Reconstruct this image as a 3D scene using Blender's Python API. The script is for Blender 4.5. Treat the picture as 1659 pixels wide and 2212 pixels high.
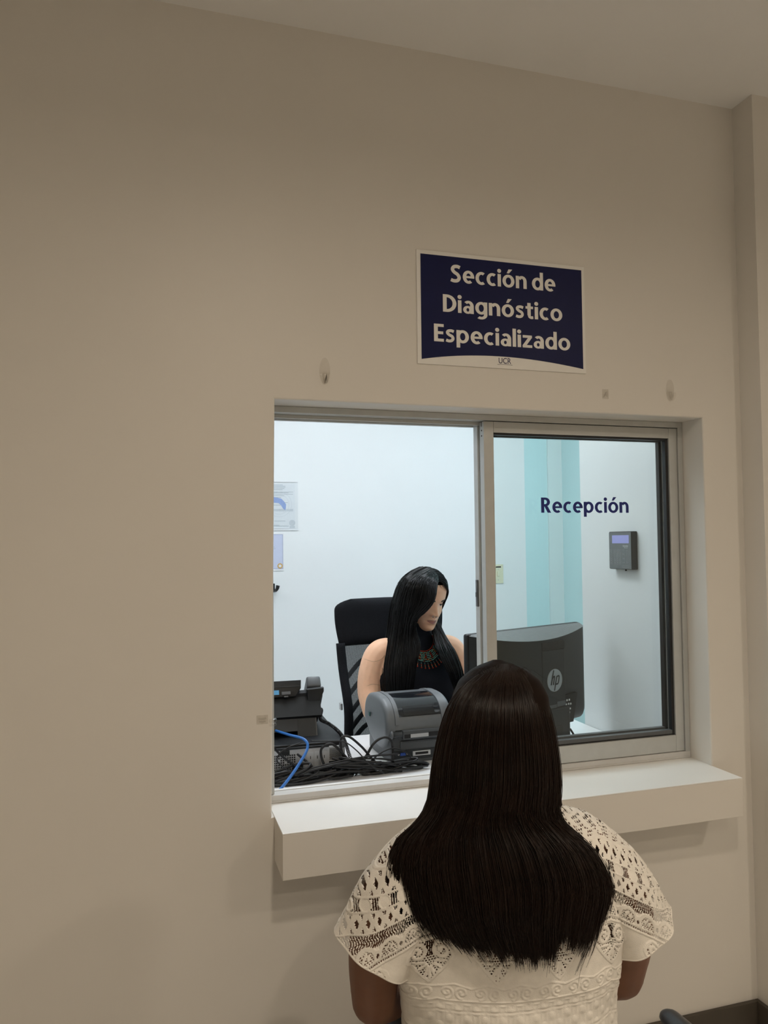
import bpy, bmesh, math, random
import numpy as np
from mathutils import Vector, Matrix
random.seed(7)
RNG = np.random.default_rng(11)
for o in list(bpy.data.objects):
    bpy.data.objects.remove(o)
scene = bpy.context.scene
COL = scene.collection
PI = math.pi

# ------------------------------------------------------------------ camera
F_PX = 1653.1
YAW, PITCH, ROLL = 0.2971, 0.0389, -0.0109
CAM = np.array([-0.284, -1.8458, 1.4197])
FW = np.array([math.sin(YAW)*math.cos(PITCH), math.cos(YAW)*math.cos(PITCH), math.sin(PITCH)])
_r = np.array([math.cos(YAW), -math.sin(YAW), 0.0])
_u = np.cross(_r, FW)
RT = _r*math.cos(ROLL) + _u*math.sin(ROLL)
UP = -_r*math.sin(ROLL) + _u*math.cos(ROLL)

def at(x, y, d):
    """world point that the photograph shows at pixel (x, y), d metres in front of the camera"""
    return CAM + (FW + RT*((x-829.5)/F_PX) + UP*((1106-y)/F_PX))*d

cam = bpy.data.cameras.new('camera')
cam_o = bpy.data.objects.new('camera', cam)
COL.objects.link(cam_o)
cam.sensor_fit = 'HORIZONTAL'
cam.sensor_width = 36.0
cam.lens = F_PX/1659*36.0
cam.clip_start = 0.02
cam_o.matrix_world = Matrix(((RT[0], UP[0], -FW[0], CAM[0]), (RT[1], UP[1], -FW[1], CAM[1]),
                             (RT[2], UP[2], -FW[2], CAM[2]), (0, 0, 0, 1)))
scene.camera = cam_o

# ------------------------------------------------------------------ world, exposure
world = bpy.data.worlds.new('world')
scene.world = world
world.use_nodes = True
world.node_tree.nodes['Background'].inputs[0].default_value = (0.9, 0.95, 1.0, 1)
world.node_tree.nodes['Background'].inputs[1].default_value = 0.05
vs = scene.view_settings
vs.view_transform = 'Standard'
vs.look = 'None'
vs.gamma = 1.0
vs.use_curve_mapping = False
vs.exposure = 0.0
HALL_POWER = 395.0      # radiance of each hall downlight
OFFICE_POWER = 12.0      # radiance of the office ceiling panels

# ------------------------------------------------------------------ materials
MATS = {}
def mat(name, col, rough=0.5, metal=0.0, spec=0.5, emit=None, estr=0.0, noise=None, bump=None, coat=0.0, sss=0.0, trans=0.0, alpha=None):
    """procedural principled material; noise=(scale, amount) varies colour, bump=(scale, strength) relief"""
    if name in MATS:
        return MATS[name]
    m = bpy.data.materials.new(name)
    m.use_nodes = True
    nt = m.node_tree
    b = nt.nodes['Principled BSDF']
    b.inputs['Base Color'].default_value = (*col, 1)
    b.inputs['Roughness'].default_value = rough
    b.inputs['Metallic'].default_value = metal
    b.inputs['Specular IOR Level'].default_value = spec
    b.inputs['Coat Weight'].default_value = coat
    b.inputs['Transmission Weight'].default_value = trans
    if sss:
        b.inputs['Subsurface Weight'].default_value = sss
        b.inputs['Subsurface Radius'].default_value = (0.01, 0.004, 0.002)
        b.inputs['Subsurface Scale'].default_value = 0.6
    if emit:
        b.inputs['Emission Color'].default_value = (*emit, 1)
        b.inputs['Emission Strength'].default_value = estr
    tc = nt.nodes.new('ShaderNodeTexCoord')
    if noise:
        n = nt.nodes.new('ShaderNodeTexNoise')
        n.inputs['Scale'].default_value = noise[0]
        n.inputs['Detail'].default_value = 4
        nt.links.new(tc.outputs['Object'], n.inputs['Vector'])
        r = nt.nodes.new('ShaderNodeValToRGB')
        a = noise[1]
        r.color_ramp.elements[0].position = 0.3
        r.color_ramp.elements[1].position = 0.7
        r.color_ramp.elements[0].color = (*[c*(1-a) for c in col], 1)
        r.color_ramp.elements[1].color = (*[min(1, c*(1+a)) for c in col], 1)
        nt.links.new(n.outputs['Fac'], r.inputs['Fac'])
        nt.links.new(r.outputs['Color'], b.inputs['Base Color'])
    if bump:
        n2 = nt.nodes.new('ShaderNodeTexNoise')
        n2.inputs['Scale'].default_value = bump[0]
        n2.inputs['Detail'].default_value = 3
        nt.links.new(tc.outputs['Object'], n2.inputs['Vector'])
        bp = nt.nodes.new('ShaderNodeBump')
        bp.inputs['Strength'].default_value = bump[1]
        bp.inputs['Distance'].default_value = 0.002
        nt.links.new(n2.outputs['Fac'], bp.inputs['Height'])
        nt.links.new(bp.outputs['Normal'], b.inputs['Normal'])
    MATS[name] = m
    return m

def glass_mat(name, tint, f0=0.06, rough=0.0, dark=0.0):
    """thin clear sheet: transparent, with a Fresnel reflection"""
    m = bpy.data.materials.new(name)
    m.use_nodes = True
    nt = m.node_tree
    nt.nodes.clear()
    out = nt.nodes.new('ShaderNodeOutputMaterial')
    tr = nt.nodes.new('ShaderNodeBsdfTransparent')
    tr.inputs[0].default_value = (*tint, 1)
    gl = nt.nodes.new('ShaderNodeBsdfGlossy')
    gl.inputs['Roughness'].default_value = rough
    fr = nt.nodes.new('ShaderNodeFresnel')
    fr.inputs[0].default_value = 1.0 + 2*math.sqrt(f0)/(1-math.sqrt(f0))
    mx = nt.nodes.new('ShaderNodeMixShader')
    ge = nt.nodes.new('ShaderNodeNewGeometry')
    mu = nt.nodes.new('ShaderNodeMath')
    mu.operation = 'MULTIPLY_ADD'          # no reflection from the inner side of the sheet
    mu.inputs[1].default_value = -1.0
    mu.inputs[2].default_value = 1.0
    nt.links.new(ge.outputs['Backfacing'], mu.inputs[0])
    m2 = nt.nodes.new('ShaderNodeMath')
    m2.operation = 'MULTIPLY'
    nt.links.new(fr.outputs[0], m2.inputs[0])
    nt.links.new(mu.outputs[0], m2.inputs[1])
    nt.links.new(m2.outputs[0], mx.inputs[0])
    nt.links.new(tr.outputs[0], mx.inputs[1])
    nt.links.new(gl.outputs[0], mx.inputs[2])
    nt.links.new(mx.outputs[0], out.inputs[0])
    MATS[name] = m
    return m

def mesh_fabric(name, col, clear, scale):
    """woven net: fine threads with see-through holes"""
    m = bpy.data.materials.new(name)
    m.use_nodes = True
    nt = m.node_tree
    b = nt.nodes['Principled BSDF']
    b.inputs['Base Color'].default_value = (*col, 1)
    b.inputs['Roughness'].default_value = 0.7
    out = nt.nodes['Material Output']
    tc = nt.nodes.new('ShaderNodeTexCoord')
    v = nt.nodes.new('ShaderNodeTexVoronoi')
    v.inputs['Scale'].default_value = scale
    v.inputs['Randomness'].default_value = 0.0
    sx = nt.nodes.new('ShaderNodeSeparateXYZ'); cx = nt.nodes.new('ShaderNodeCombineXYZ')
    nt.links.new(tc.outputs['Object'], sx.inputs[0])
    nt.links.new(sx.outputs[0], cx.inputs[0]); nt.links.new(sx.outputs[2], cx.inputs[1])
    v.voronoi_dimensions = '2D'
    nt.links.new(cx.outputs[0], v.inputs['Vector'])
    mt = nt.nodes.new('ShaderNodeMath')
    mt.operation = 'LESS_THAN'
    mt.inputs[1].default_value = clear
    nt.links.new(v.outputs['Distance'], mt.inputs[0])
    tr = nt.nodes.new('ShaderNodeBsdfTransparent')
    mx = nt.nodes.new('ShaderNodeMixShader')
    nt.links.new(mt.outputs[0], mx.inputs[0])
    nt.links.new(b.outputs[0], mx.inputs[1])
    nt.links.new(tr.outputs[0], mx.inputs[2])
    nt.links.new(mx.outputs[0], out.inputs[0])
    MATS[name] = m
    return m

mat('hall_paint', (0.79, 0.755, 0.70), rough=0.42, spec=0.35, noise=(3.0, 0.012), bump=(160, 0.05))
mat('hall_ceiling', (0.90, 0.89, 0.87), rough=0.8, noise=(4.0, 0.012), bump=(120, 0.06))
mat('office_paint', (0.80, 0.82, 0.83), rough=0.5, spec=0.3, noise=(3.0, 0.01), bump=(150, 0.05))
mat('teal_paint', (0.55, 0.76, 0.78), rough=0.5, noise=(3.0, 0.01), bump=(150, 0.05))
mat('teal_trim', (0.66, 0.76, 0.76), rough=0.5, noise=(3.0, 0.01))
mat('ledge_laminate', (0.86, 0.85, 0.82), rough=0.42, spec=0.4, noise=(9.0, 0.012))
mat('floor_tile', (0.76, 0.74, 0.70), rough=0.35, noise=(6.0, 0.05))
mat('dark_vinyl', (0.07, 0.058, 0.045), rough=0.55, noise=(20.0, 0.1))
mat('aluminium', (0.56, 0.57, 0.555), rough=0.42, metal=0.3, noise=(30.0, 0.03))
mat('track_white', (0.64, 0.63, 0.61), rough=0.45, noise=(30, 0.03))
mat('black_rubber', (0.012, 0.012, 0.014), rough=0.5, noise=(40, 0.1))
mat('grey_rubber', (0.10, 0.105, 0.11), rough=0.4, noise=(40, 0.05))
mat('desk_white', (0.82, 0.82, 0.83), rough=0.35, noise=(8, 0.01))
mat('sign_white', (0.88, 0.86, 0.82), rough=0.45, noise=(30, 0.01))
mat('sign_blue', (0.006, 0.0095, 0.062), rough=0.4, spec=0.2, noise=(30, 0.04))
mat('letter_blue', (0.010, 0.022, 0.20), rough=0.4, noise=(30, 0.03))
mat('black_plastic', (0.010, 0.011, 0.012), rough=0.42, spec=0.35, noise=(60, 0.08), bump=(900, 0.1))
mat('soft_black_plastic', (0.014, 0.015, 0.017), rough=0.5, spec=0.2, noise=(60, 0.06), bump=(900, 0.1))
mat('dark_plastic', (0.026, 0.030, 0.033), rough=0.45, spec=0.3, noise=(60, 0.05), bump=(900, 0.08))
mat('charcoal_plastic', (0.085, 0.092, 0.10), rough=0.42, noise=(60, 0.04), bump=(800, 0.08))
mat('printer_grey', (0.145, 0.157, 0.168), rough=0.42, noise=(60, 0.03), bump=(800, 0.06))
mat('printer_dark', (0.062, 0.068, 0.073), rough=0.45, noise=(60, 0.03), bump=(800, 0.06))
mat('smoked_gloss', (0.012, 0.014, 0.018), rough=0.04, coat=0.8, noise=(20, 0.05))
mat('steel', (0.50, 0.51, 0.52), rough=0.40, metal=0.25, noise=(30, 0.04))
mat('vent_black', (0.004, 0.004, 0.005), rough=0.7, noise=(60, 0.1))
mat('cable_black', (0.012, 0.012, 0.013), rough=0.36, spec=0.35, noise=(60, 0.1))
mat('cable_blue', (0.03, 0.16, 0.50), rough=0.35, noise=(60, 0.06))
mat('badge_teal', (0.015, 0.09, 0.085), rough=0.4, noise=(60, 0.06))
mat('port_blue', (0.03, 0.08, 0.35), rough=0.4, noise=(60, 0.06))
mat('label_blue', (0.10, 0.38, 0.70), rough=0.5, noise=(60, 0.06))
mat('light_grey', (0.45, 0.46, 0.47), rough=0.4, noise=(60, 0.04))
mat('print_white', (0.75, 0.76, 0.78), rough=0.5, noise=(60, 0.02))
mat('logo_grey', (0.34, 0.36, 0.375), rough=0.3, metal=0.4, noise=(60, 0.03))
mat('ivory_plastic', (0.72, 0.70, 0.52), rough=0.4, noise=(60, 0.02))
mat('lcd_violet', (0.33, 0.34, 0.68), rough=0.3, emit=(0.30, 0.31, 0.70), estr=0.18, noise=(60, 0.02))
mat('keypad_face', (0.15, 0.165, 0.175), rough=0.28, noise=(60, 0.03))
mat('keypad_line', (0.36, 0.38, 0.39), rough=0.4, noise=(60, 0.03))
mat('paper_white', (0.76, 0.79, 0.81), rough=0.6, noise=(30, 0.015))
mat('paper_lilac', (0.56, 0.60, 0.76), rough=0.55, noise=(30, 0.02))
mat('paper_border', (0.42, 0.46, 0.62), rough=0.55, noise=(30, 0.02))
mat('print_grey', (0.36, 0.40, 0.43), rough=0.6, noise=(60, 0.05))
mat('print_pale', (0.60, 0.64, 0.67), rough=0.6, noise=(60, 0.05))
mat('map_blue', (0.30, 0.40, 0.68), rough=0.6, noise=(60, 0.05))
mat('seal_gold', (0.60, 0.38, 0.13), rough=0.4, noise=(60, 0.05))
mat('chair_fabric', (0.010, 0.0105, 0.013), rough=0.8, spec=0.15, noise=(200, 0.2), bump=(700, 0.2))
mat('chair_leather', (0.022, 0.025, 0.032), rough=0.3, noise=(60, 0.1), bump=(300, 0.1))
mat('knit_black', (0.007, 0.009, 0.014), rough=0.8, spec=0.15, noise=(250, 0.15), bump=(700, 0.15))
mat('trousers_dark', (0.02, 0.022, 0.03), rough=0.8, noise=(200, 0.1))
mat('lace_cotton', (0.90, 0.85, 0.77), rough=0.75, noise=(60, 0.05), bump=(900, 0.3))
mat('skin_warm', (0.21, 0.100, 0.060), rough=0.5, spec=0.35, noise=(40, 0.05), sss=0.08)
mat('skin_light', (0.86, 0.52, 0.34), rough=0.48, spec=0.35, noise=(40, 0.04), sss=0.08)
mat('lip', (0.45, 0.20, 0.17), rough=0.4, noise=(90, 0.05))
mat('eye_white', (0.62, 0.60, 0.57), rough=0.25, noise=(90, 0.02))
mat('iris_dark', (0.015, 0.01, 0.008), rough=0.15, noise=(90, 0.05))
mat('brow_hair', (0.012, 0.010, 0.009), rough=0.5, noise=(200, 0.2))
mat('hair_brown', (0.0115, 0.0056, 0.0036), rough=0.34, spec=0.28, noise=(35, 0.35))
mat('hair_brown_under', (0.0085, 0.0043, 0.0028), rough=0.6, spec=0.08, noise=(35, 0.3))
mat('hair_black', (0.0035, 0.0033, 0.0034), rough=0.2, spec=0.24, noise=(35, 0.3))
mat('hair_black_under', (0.003, 0.0028, 0.0028), rough=0.6, spec=0.08, noise=(35, 0.3))
mat('bead_red', (0.48, 0.045, 0.022), rough=0.25, noise=(200, 0.2))
mat('bead_turquoise', (0.15, 0.36, 0.30), rough=0.28, noise=(200, 0.45))
mat('bead_gold', (0.50, 0.33, 0.12), rough=0.3, noise=(200, 0.2))
mat('white_metal', (0.78, 0.78, 0.76), rough=0.4, noise=(40, 0.02))
mat('hall_lamp', (0.9, 0.88, 0.8), rough=0.5, emit=(1.0, 0.86, 0.69), estr=HALL_POWER, noise=(10, 0.01))
mat('office_lamp', (0.9, 0.9, 0.9), rough=0.5, emit=(0.88, 0.94, 1.0), estr=OFFICE_POWER, noise=(10, 0.01))
glass_mat('window_glass', (0.965, 0.985, 0.98), 0.04)
glass_mat('clear_plastic', (0.955, 0.95, 0.94), 0.06, 0.06)
glass_mat('clear_sleeve', (0.98, 0.985, 0.99), 0.04, 0.15)
mesh_fabric('mesh_black', (0.010, 0.011, 0.013), 0.25, 330)

# ------------------------------------------------------------------ helpers
def tag(o, label=None, cat=None, group=None, kind=None):
    if label: o['label'] = label
    if cat: o['category'] = cat
    if group: o['group'] = group
    if kind: o['kind'] = kind
    return o

def empty(name, loc=(0, 0, 0), rz=0.0, parent=None, label=None, cat=None, group=None, kind=None):
    o = bpy.data.objects.new(name, None)
    o.empty_display_size = 0.05
    COL.objects.link(o)
    o.location = loc
    o.rotation_euler = (0, 0, rz)
    if parent: o.parent = parent
    return tag(o, label, cat, group, kind)

def link(name, me, m, parent=None, smooth=False):
    o = bpy.data.objects.new(name, me)
    COL.objects.link(o)
    if m: me.materials.append(MATS[m])
    if parent: o.parent = parent
    if smooth:
        me.polygons.foreach_set('use_smooth', [True]*len(me.polygons))
    return o

def from_np(name, V, Fc, m, parent=None, smooth=True):
    """V (n,3) array, Fc (k,3 or 4) array"""
    V = np.asarray(V, np.float32)
    Fc = np.asarray(Fc, np.int32)
    me = bpy.data.meshes.new(name)
    me.vertices.add(len(V))
    me.vertices.foreach_set('co', V.ravel())
    k = Fc.shape[1]
    me.loops.add(Fc.size)
    me.loops.foreach_set('vertex_index', Fc.ravel())
    me.polygons.add(len(Fc))
    me.polygons.foreach_set('loop_start', np.arange(0, Fc.size, k, dtype=np.int32))
    me.update(calc_edges=True)
    me.validate()
    return link(name, me, m, parent, smooth)

class B:
    """collects shapes in one bmesh, then links them as one object"""
    def __init__(s): s.bm = bmesh.new()
    def box(s, x0, x1, y0, y1, z0, z1, bev=0.0, seg=2, M=None):
        bm = bmesh.new()
        v = [bm.verts.new(p) for p in ((x0,y0,z0),(x1,y0,z0),(x1,y1,z0),(x0,y1,z0),(x0,y0,z1),(x1,y0,z1),(x1,y1,z1),(x0,y1,z1))]
        for q in ((3,2,1,0),(4,5,6,7),(0,1,5,4),(1,2,6,5),(2,3,7,6),(3,0,4,7)):
            bm.faces.new([v[i] for i in q])
        if bev:
            bmesh.ops.bevel(bm, geom=bm.edges[:], offset=bev, segments=seg, profile=0.5, affect='EDGES')
        return s._merge(bm, M)
    def _merge(s, bm, M=None):
        if M is not None: bm.transform(M)
        me = bpy.data.meshes.new('tmp')
        bm.to_mesh(me); bm.free()
        s.bm.from_mesh(me)
        bpy.data.meshes.remove(me)
        return s
    def prism(s, pts, axis, a0, a1, bev=0.0, seg=2, M=None):
        """polygon pts in the plane across `axis`, extruded from a0 to a1"""
        bm = bmesh.new()
        def P(p, a):
            return {'x': (a, p[0], p[1]), 'y': (p[0], a, p[1]), 'z': (p[0], p[1], a)}[axis]
        lo = [bm.verts.new(P(p, a0)) for p in pts]
        hi = [bm.verts.new(P(p, a1)) for p in pts]
        n = len(pts)
        f0 = bm.faces.new(lo); f1 = bm.faces.new(hi[::-1])
        for i in range(n):
            bm.faces.new((lo[i], hi[i], hi[(i+1) % n], lo[(i+1) % n]))
        bmesh.ops.recalc_face_normals(bm, faces=bm.faces[:])
        if bev:
            eds = list(set(f0.edges[:] + f1.edges[:]))
            bmesh.ops.bevel(bm, geom=eds, offset=bev, segments=seg, profile=0.5, affect='EDGES')
        return s._merge(bm, M)
    def lathe(s, prof, n=24, M=None, sx=1.0, sy=1.0):
        bm = bmesh.new()
        rings = []
        for r, z in prof:
            rings.append([bm.verts.new((r*sx*math.cos(2*PI*i/n), r*sy*math.sin(2*PI*i/n), z)) for i in range(n)])
        for a, b in zip(rings[:-1], rings[1:]):
            for i in range(n):
                bm.faces.new((a[i], a[(i+1) % n], b[(i+1) % n], b[i]))
        bm.faces.new(rings[0][::-1]); bm.faces.new(rings[-1])
        return s._merge(bm, M)
    def add(s, V, Fc, M=None):
        bm = bmesh.new()
        vs_ = [bm.verts.new(tuple(map(float, p))) for p in V]
        for q in Fc:
            bm.faces.new([vs_[int(i)] for i in q])
        return s._merge(bm, M)
    def tube(s, pts, rad, n=8, M=None):
        V, Fc = tube_np(pts, rad, n)
        return s.add(V, Fc, M)
    def build(s, name, m, parent=None, smooth=False, angle=None):
        me = bpy.data.meshes.new(name)
        s.bm.to_mesh(me); s.bm.free()
        o = link(name, me, m, parent, smooth)
        if angle is not None:
            me.polygons.foreach_set('use_smooth', [True]*len(me.polygons))
            me.set_sharp_from_angle(angle=math.radians(angle))
        return o

def spline(pts, n):
    """Catmull-Rom through pts, n samples"""
    P = np.asarray(pts, float)
    P = np.vstack([2*P[0]-P[1], P, 2*P[-1]-P[-2]])
    m = len(P)-3
    t = np.linspace(0, m, n)
    i = np.clip(t.astype(int), 0, m-1)
    u = (t-i)[:, None]
    p0, p1, p2, p3 = P[i], P[i+1], P[i+2], P[i+3]
    return 0.5*((2*p1)+(-p0+p2)*u+(2*p0-5*p1+4*p2-p3)*u*u+(-p0+3*p1-3*p2+p3)*u**3)

def tube_np(pts, rad, n=8, cap=True):
    P = np.asarray(pts, float)
    k = len(P)
    rad = np.broadcast_to(np.asarray(rad, float), (k,))
    T = np.gradient(P, axis=0)
    T /= np.linalg.norm(T, axis=1, keepdims=True)+1e-12
    ref = np.array([0.0, 0, 1]) if abs(T[0, 2]) < 0.9 else np.array([1.0, 0, 0])
    N = np.cross(T[0], ref); N /= np.linalg.norm(N)
    V = []
    a = np.linspace(0, 2*PI, n, endpoint=False)
    for i in range(k):
        N = N - T[i]*(N@T[i]); N /= np.linalg.norm(N)+1e-12
        Bn = np.cross(T[i], N)
        V.append(P[i] + rad[i]*(np.cos(a)[:, None]*N + np.sin(a)[:, None]*Bn))
    V = np.vstack(V)
    Fc = []
    for i in range(k-1):
        for j in range(n):
            Fc.append((i*n+j, i*n+(j+1) % n, (i+1)*n+(j+1) % n, (i+1)*n+j))
    if cap:
        Fc.append(tuple(range(n))[::-1]); Fc.append(tuple(range((k-1)*n, k*n)))
    return V, Fc

def RotX(a): return Matrix.Rotation(a, 4, 'X')
def RotY(a): return Matrix.Rotation(a, 4, 'Y')
def RotZ(a): return Matrix.Rotation(a, 4, 'Z')
def Tr(x, y, z): return Matrix.Translation((x, y, z))

def text_mesh(name, body, m, x0, x1, z0, cap, parent=None, bold=0.012, depth=0.0006, y=0.0, M=None, single=True):
    """lettering in the x-z plane facing -y: spans x0..x1, baseline z0, capital height cap"""
    cu = bpy.data.curves.new(name, 'FONT')
    cu.body = body
    cu.size = 1.0
    cu.offset = bold
    cu.resolution_u = 6
    cu.extrude = 0.01
    to = bpy.data.objects.new('tmp', cu)
    COL.objects.link(to)
    dg = bpy.context.evaluated_depsgraph_get()
    me = bpy.data.meshes.new_from_object(to.evaluated_get(dg))
    bpy.data.objects.remove(to)
    co = np.empty(len(me.vertices)*3, np.float32)
    me.vertices.foreach_get('co', co)
    co = co.reshape(-1, 3)
    bx0, bx1 = co[:, 0].min(), co[:, 0].max()
    caph = 0.682 + bold*2
    out = np.empty_like(co)
    out[:, 0] = x0 + (co[:, 0]-bx0)/(bx1-bx0)*(x1-x0)
    out[:, 2] = z0 + (co[:, 1]+bold)/caph*cap
    out[:, 1] = y - (co[:, 2]+0.01)/0.02*depth
    if M is not None:
        out = (np.asarray(M)[:3, :3] @ out.T).T + np.asarray(M)[:3, 3]
    me.vertices.foreach_set('co', out.astype(np.float32).ravel())
    me.update()
    me.materials.clear()
    o = link(name, me, m, parent)
    return o

# bold humanist letter shapes, drawn as rings, bars and strokes (capital height 1, x-height 0.73)
def g_ring(cx, cy, rx, ry, wv, wh, a0=0, a1=360, n=40):
    V, Fc = [], []
    for i in range(n+1):
        a = math.radians(a0+(a1-a0)*i/n)
        V += [(cx+rx*math.cos(a), cy+ry*math.sin(a)), (cx+(rx-wv)*math.cos(a), cy+(ry-wh)*math.sin(a))]
    return V, [(2*i, 2*i+1, 2*i+3, 2*i+2) for i in range(n)]
def g_poly(*pts): return list(pts), [tuple(range(len(pts)))]
def g_bar(x0, x1, y0, y1): return g_poly((x0, y0), (x1, y0), (x1, y1), (x0, y1))
def g_dot(cx, cy, r): return g_poly(*[(cx+r*math.cos(2*PI*i/24), cy+r*math.sin(2*PI*i/24)) for i in range(24)])
def g_line(pts, w, n=36):
    P = spline(pts, n); T = np.gradient(P, axis=0); T /= np.linalg.norm(T, axis=1, keepdims=True)
    V = []
    for p, t in zip(P, T): V += [(p[0]-t[1]*w/2, p[1]+t[0]*w/2), (p[0]+t[1]*w/2, p[1]-t[0]*w/2)]
    return V, [(2*i, 2*i+1, 2*i+3, 2*i+2) for i in range(n-1)]
WV, WH = 0.200, 0.160
O_ = g_ring(0.36, 0.365, 0.36, 0.378, WV, WH)
GLYPH = {
 'o': (0.72, [O_]), 'ó': (0.72, [O_, g_poly((0.26, 0.82), (0.40, 0.82), (0.60, 1.06), (0.37, 1.06))]),
 'c': (0.57, [g_ring(0.35, 0.365, 0.35, 0.378, WV, WH, 56, 304)]),
 'e': (0.67, [g_ring(0.345, 0.365, 0.335, 0.378, WV, WH, -4, 308), g_bar(0.14, 0.68, 0.305, 0.43)]),
 'n': (0.66, [g_bar(0, WV, 0, 0.73), g_bar(0.46, 0.66, 0, 0.42), g_ring(0.37, 0.42, 0.29, 0.323, WV, 0.165, 0, 150)]),
 'i': (0.205, [g_bar(0, WV, 0, 0.73), g_dot(0.10, 0.915, 0.118)]),
 'd': (0.69, [g_ring(0.345, 0.365, 0.345, 0.378, WV, WH), g_bar(0.49, 0.69, 0, 1.06)]),
 'p': (0.69, [g_ring(0.345, 0.365, 0.345, 0.378, WV, WH), g_bar(0, WV, -0.27, 0.73)]),
 'a': (0.60, [g_bar(0.40, 0.60, 0, 0.45), g_ring(0.30, 0.44, 0.30, 0.303, WV, 0.15, 0, 138), g_ring(0.265, 0.215, 0.265, 0.228, 0.185, 0.125)]),
 'g': (0.69, [g_ring(0.345, 0.375, 0.345, 0.365, WV, 0.15), g_bar(0.49, 0.69, 0.0, 0.73), g_ring(0.335, 0.0, 0.355, 0.275, WV, 0.15, -128, 0)]),
 's': (0.51, [g_line([(0.455, 0.615), (0.32, 0.660), (0.155, 0.635), (0.105, 0.53), (0.20, 0.425), (0.36, 0.335), (0.405, 0.205), (0.325, 0.095), (0.17, 0.070), (0.03, 0.115)], 0.165)]),
 'S': (0.62, [g_line([(0.555, 0.865), (0.40, 0.920), (0.205, 0.885), (0.125, 0.735), (0.225, 0.585), (0.42, 0.455), (0.505, 0.275), (0.41, 0.115), (0.21, 0.080), (0.03, 0.135)], 0.195)]),
 't': (0.46, [g_bar(0.11, 0.31, 0.20, 0.93), g_bar(0, 0.45, 0.58, 0.73), g_line([(0.21, 0.26), (0.235, 0.125), (0.33, 0.072), (0.45, 0.085)], 0.165)]),
 'l': (0.20, [g_bar(0, WV, 0, 1.06)]),
 'z': (0.56, [g_bar(0.01, 0.55, 0.575, 0.73), g_bar(0, 0.56, 0, 0.155), g_poly((0.0, 0.13), (0.22, 0.13), (0.55, 0.60), (0.33, 0.60))]),
 'D': (0.75, [g_bar(0, 0.21, 0, 1), g_ring(0.22, 0.5, 0.53, 0.5, 0.215, 0.165, -90, 90), g_bar(0.2, 0.225, 0, 0.165), g_bar(0.2, 0.225, 0.835, 1)]),
 'E': (0.54, [g_bar(0, 0.21, 0, 1), g_bar(0.2, 0.53, 0, 0.165), g_bar(0.2, 0.50, 0.42, 0.58), g_bar(0.2, 0.53, 0.835, 1)]),
 'R': (0.66, [g_bar(0, 0.21, 0, 1), g_ring(0.27, 0.705, 0.33, 0.295, 0.205, 0.155, -90, 90), g_bar(0.2, 0.275, 0.845, 1), g_bar(0.2, 0.275, 0.41, 0.565), g_poly((0.21, 0.44), (0.42, 0.46), (0.67, 0), (0.43, 0))]),
}
def sign_text(body, m, x0, x1, z0, cap, parent, y, depth=0.0005, gap=0.085):
    """one letter, one mesh, fitted between x0 and x1 on the baseline z0, facing -y"""
    xs_, x = [], 0.0
    for ch_ in body:
        if ch_ == ' ': x += 0.24; xs_.append(None); continue
        xs_.append(x); x += GLYPH[ch_][0]+gap
    sx = (x1-x0)/(x-gap)
    for ch_, lx in zip(body, xs_):
        if lx is None: continue
        b = B()
        for k, (V, Fc) in enumerate(GLYPH[ch_][1]):
            yy = y-depth-k*0.00004
            n = len(V)
            f3 = [(x0+(lx+v[0])*sx, yy, z0+v[1]*cap) for v in V]
            b.add(f3, Fc)
        b.build('letter', m, parent)

# ------------------------------------------------------------------ the setting
SILL_Z = 0.77
OPEN_W = 1.2534
TOP_Z = 1.77
CEIL = 2.7096
XC = 1.3895
JOG = 0.0797
DESK_Z = 0.72
OX = 1.30          # office side of the stub wall
OB = 2.60          # office back wall

def struct(name, m, boxes, bev=0.0):
    b = B()
    for q in boxes: b.box(*q, bev=bev)
    o = b.build(name, m)
    return tag(o, kind='structure')

struct('floor', 'floor_tile', [(-2.7, 3.3, -4.5, 2.8, -0.05, 0.0)])
struct('ceiling', 'hall_ceiling', [(-2.7, 3.3, -4.5, 2.8, CEIL, CEIL+0.06)])
struct('wall_left', 'hall_paint', [(-2.7, -2.6, -4.5, 0.2, 0, CEIL)])
struct('wall_back', 'hall_paint', [(-2.6, 3.2, -4.5, -4.4, 0, CEIL)])
struct('wall_end', 'hall_paint', [(3.2, 3.3, -4.5, 0.2, 0, CEIL)])
struct('wall_right', 'hall_paint', [(XC, 3.2, -JOG, 0.2, 0, CEIL)])
struct('wall_office_left', 'office_paint', [(-2.7, -2.6, 0.2, 2.7, 0, CEIL)])
struct('wall_office_back', 'office_paint', [(-2.6, 2.028, OB, 2.7, 0, CEIL)])
struct('wall_office_right', 'office_paint', [(OX, 2.293, 0.2, 0.745, 0, CEIL)])
struct('wall_office_accent', 'teal_paint', [(2.028, 2.293, OB, 2.7, 0, CEIL)])
struct('wall_office_side', 'teal_paint', [(2.293, 2.393, 0.2, 2.7, 0, CEIL)])
struct('trim_1', 'teal_trim', [(2.192, 2.293, OB-0.012, OB, 0, CEIL)])

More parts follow.
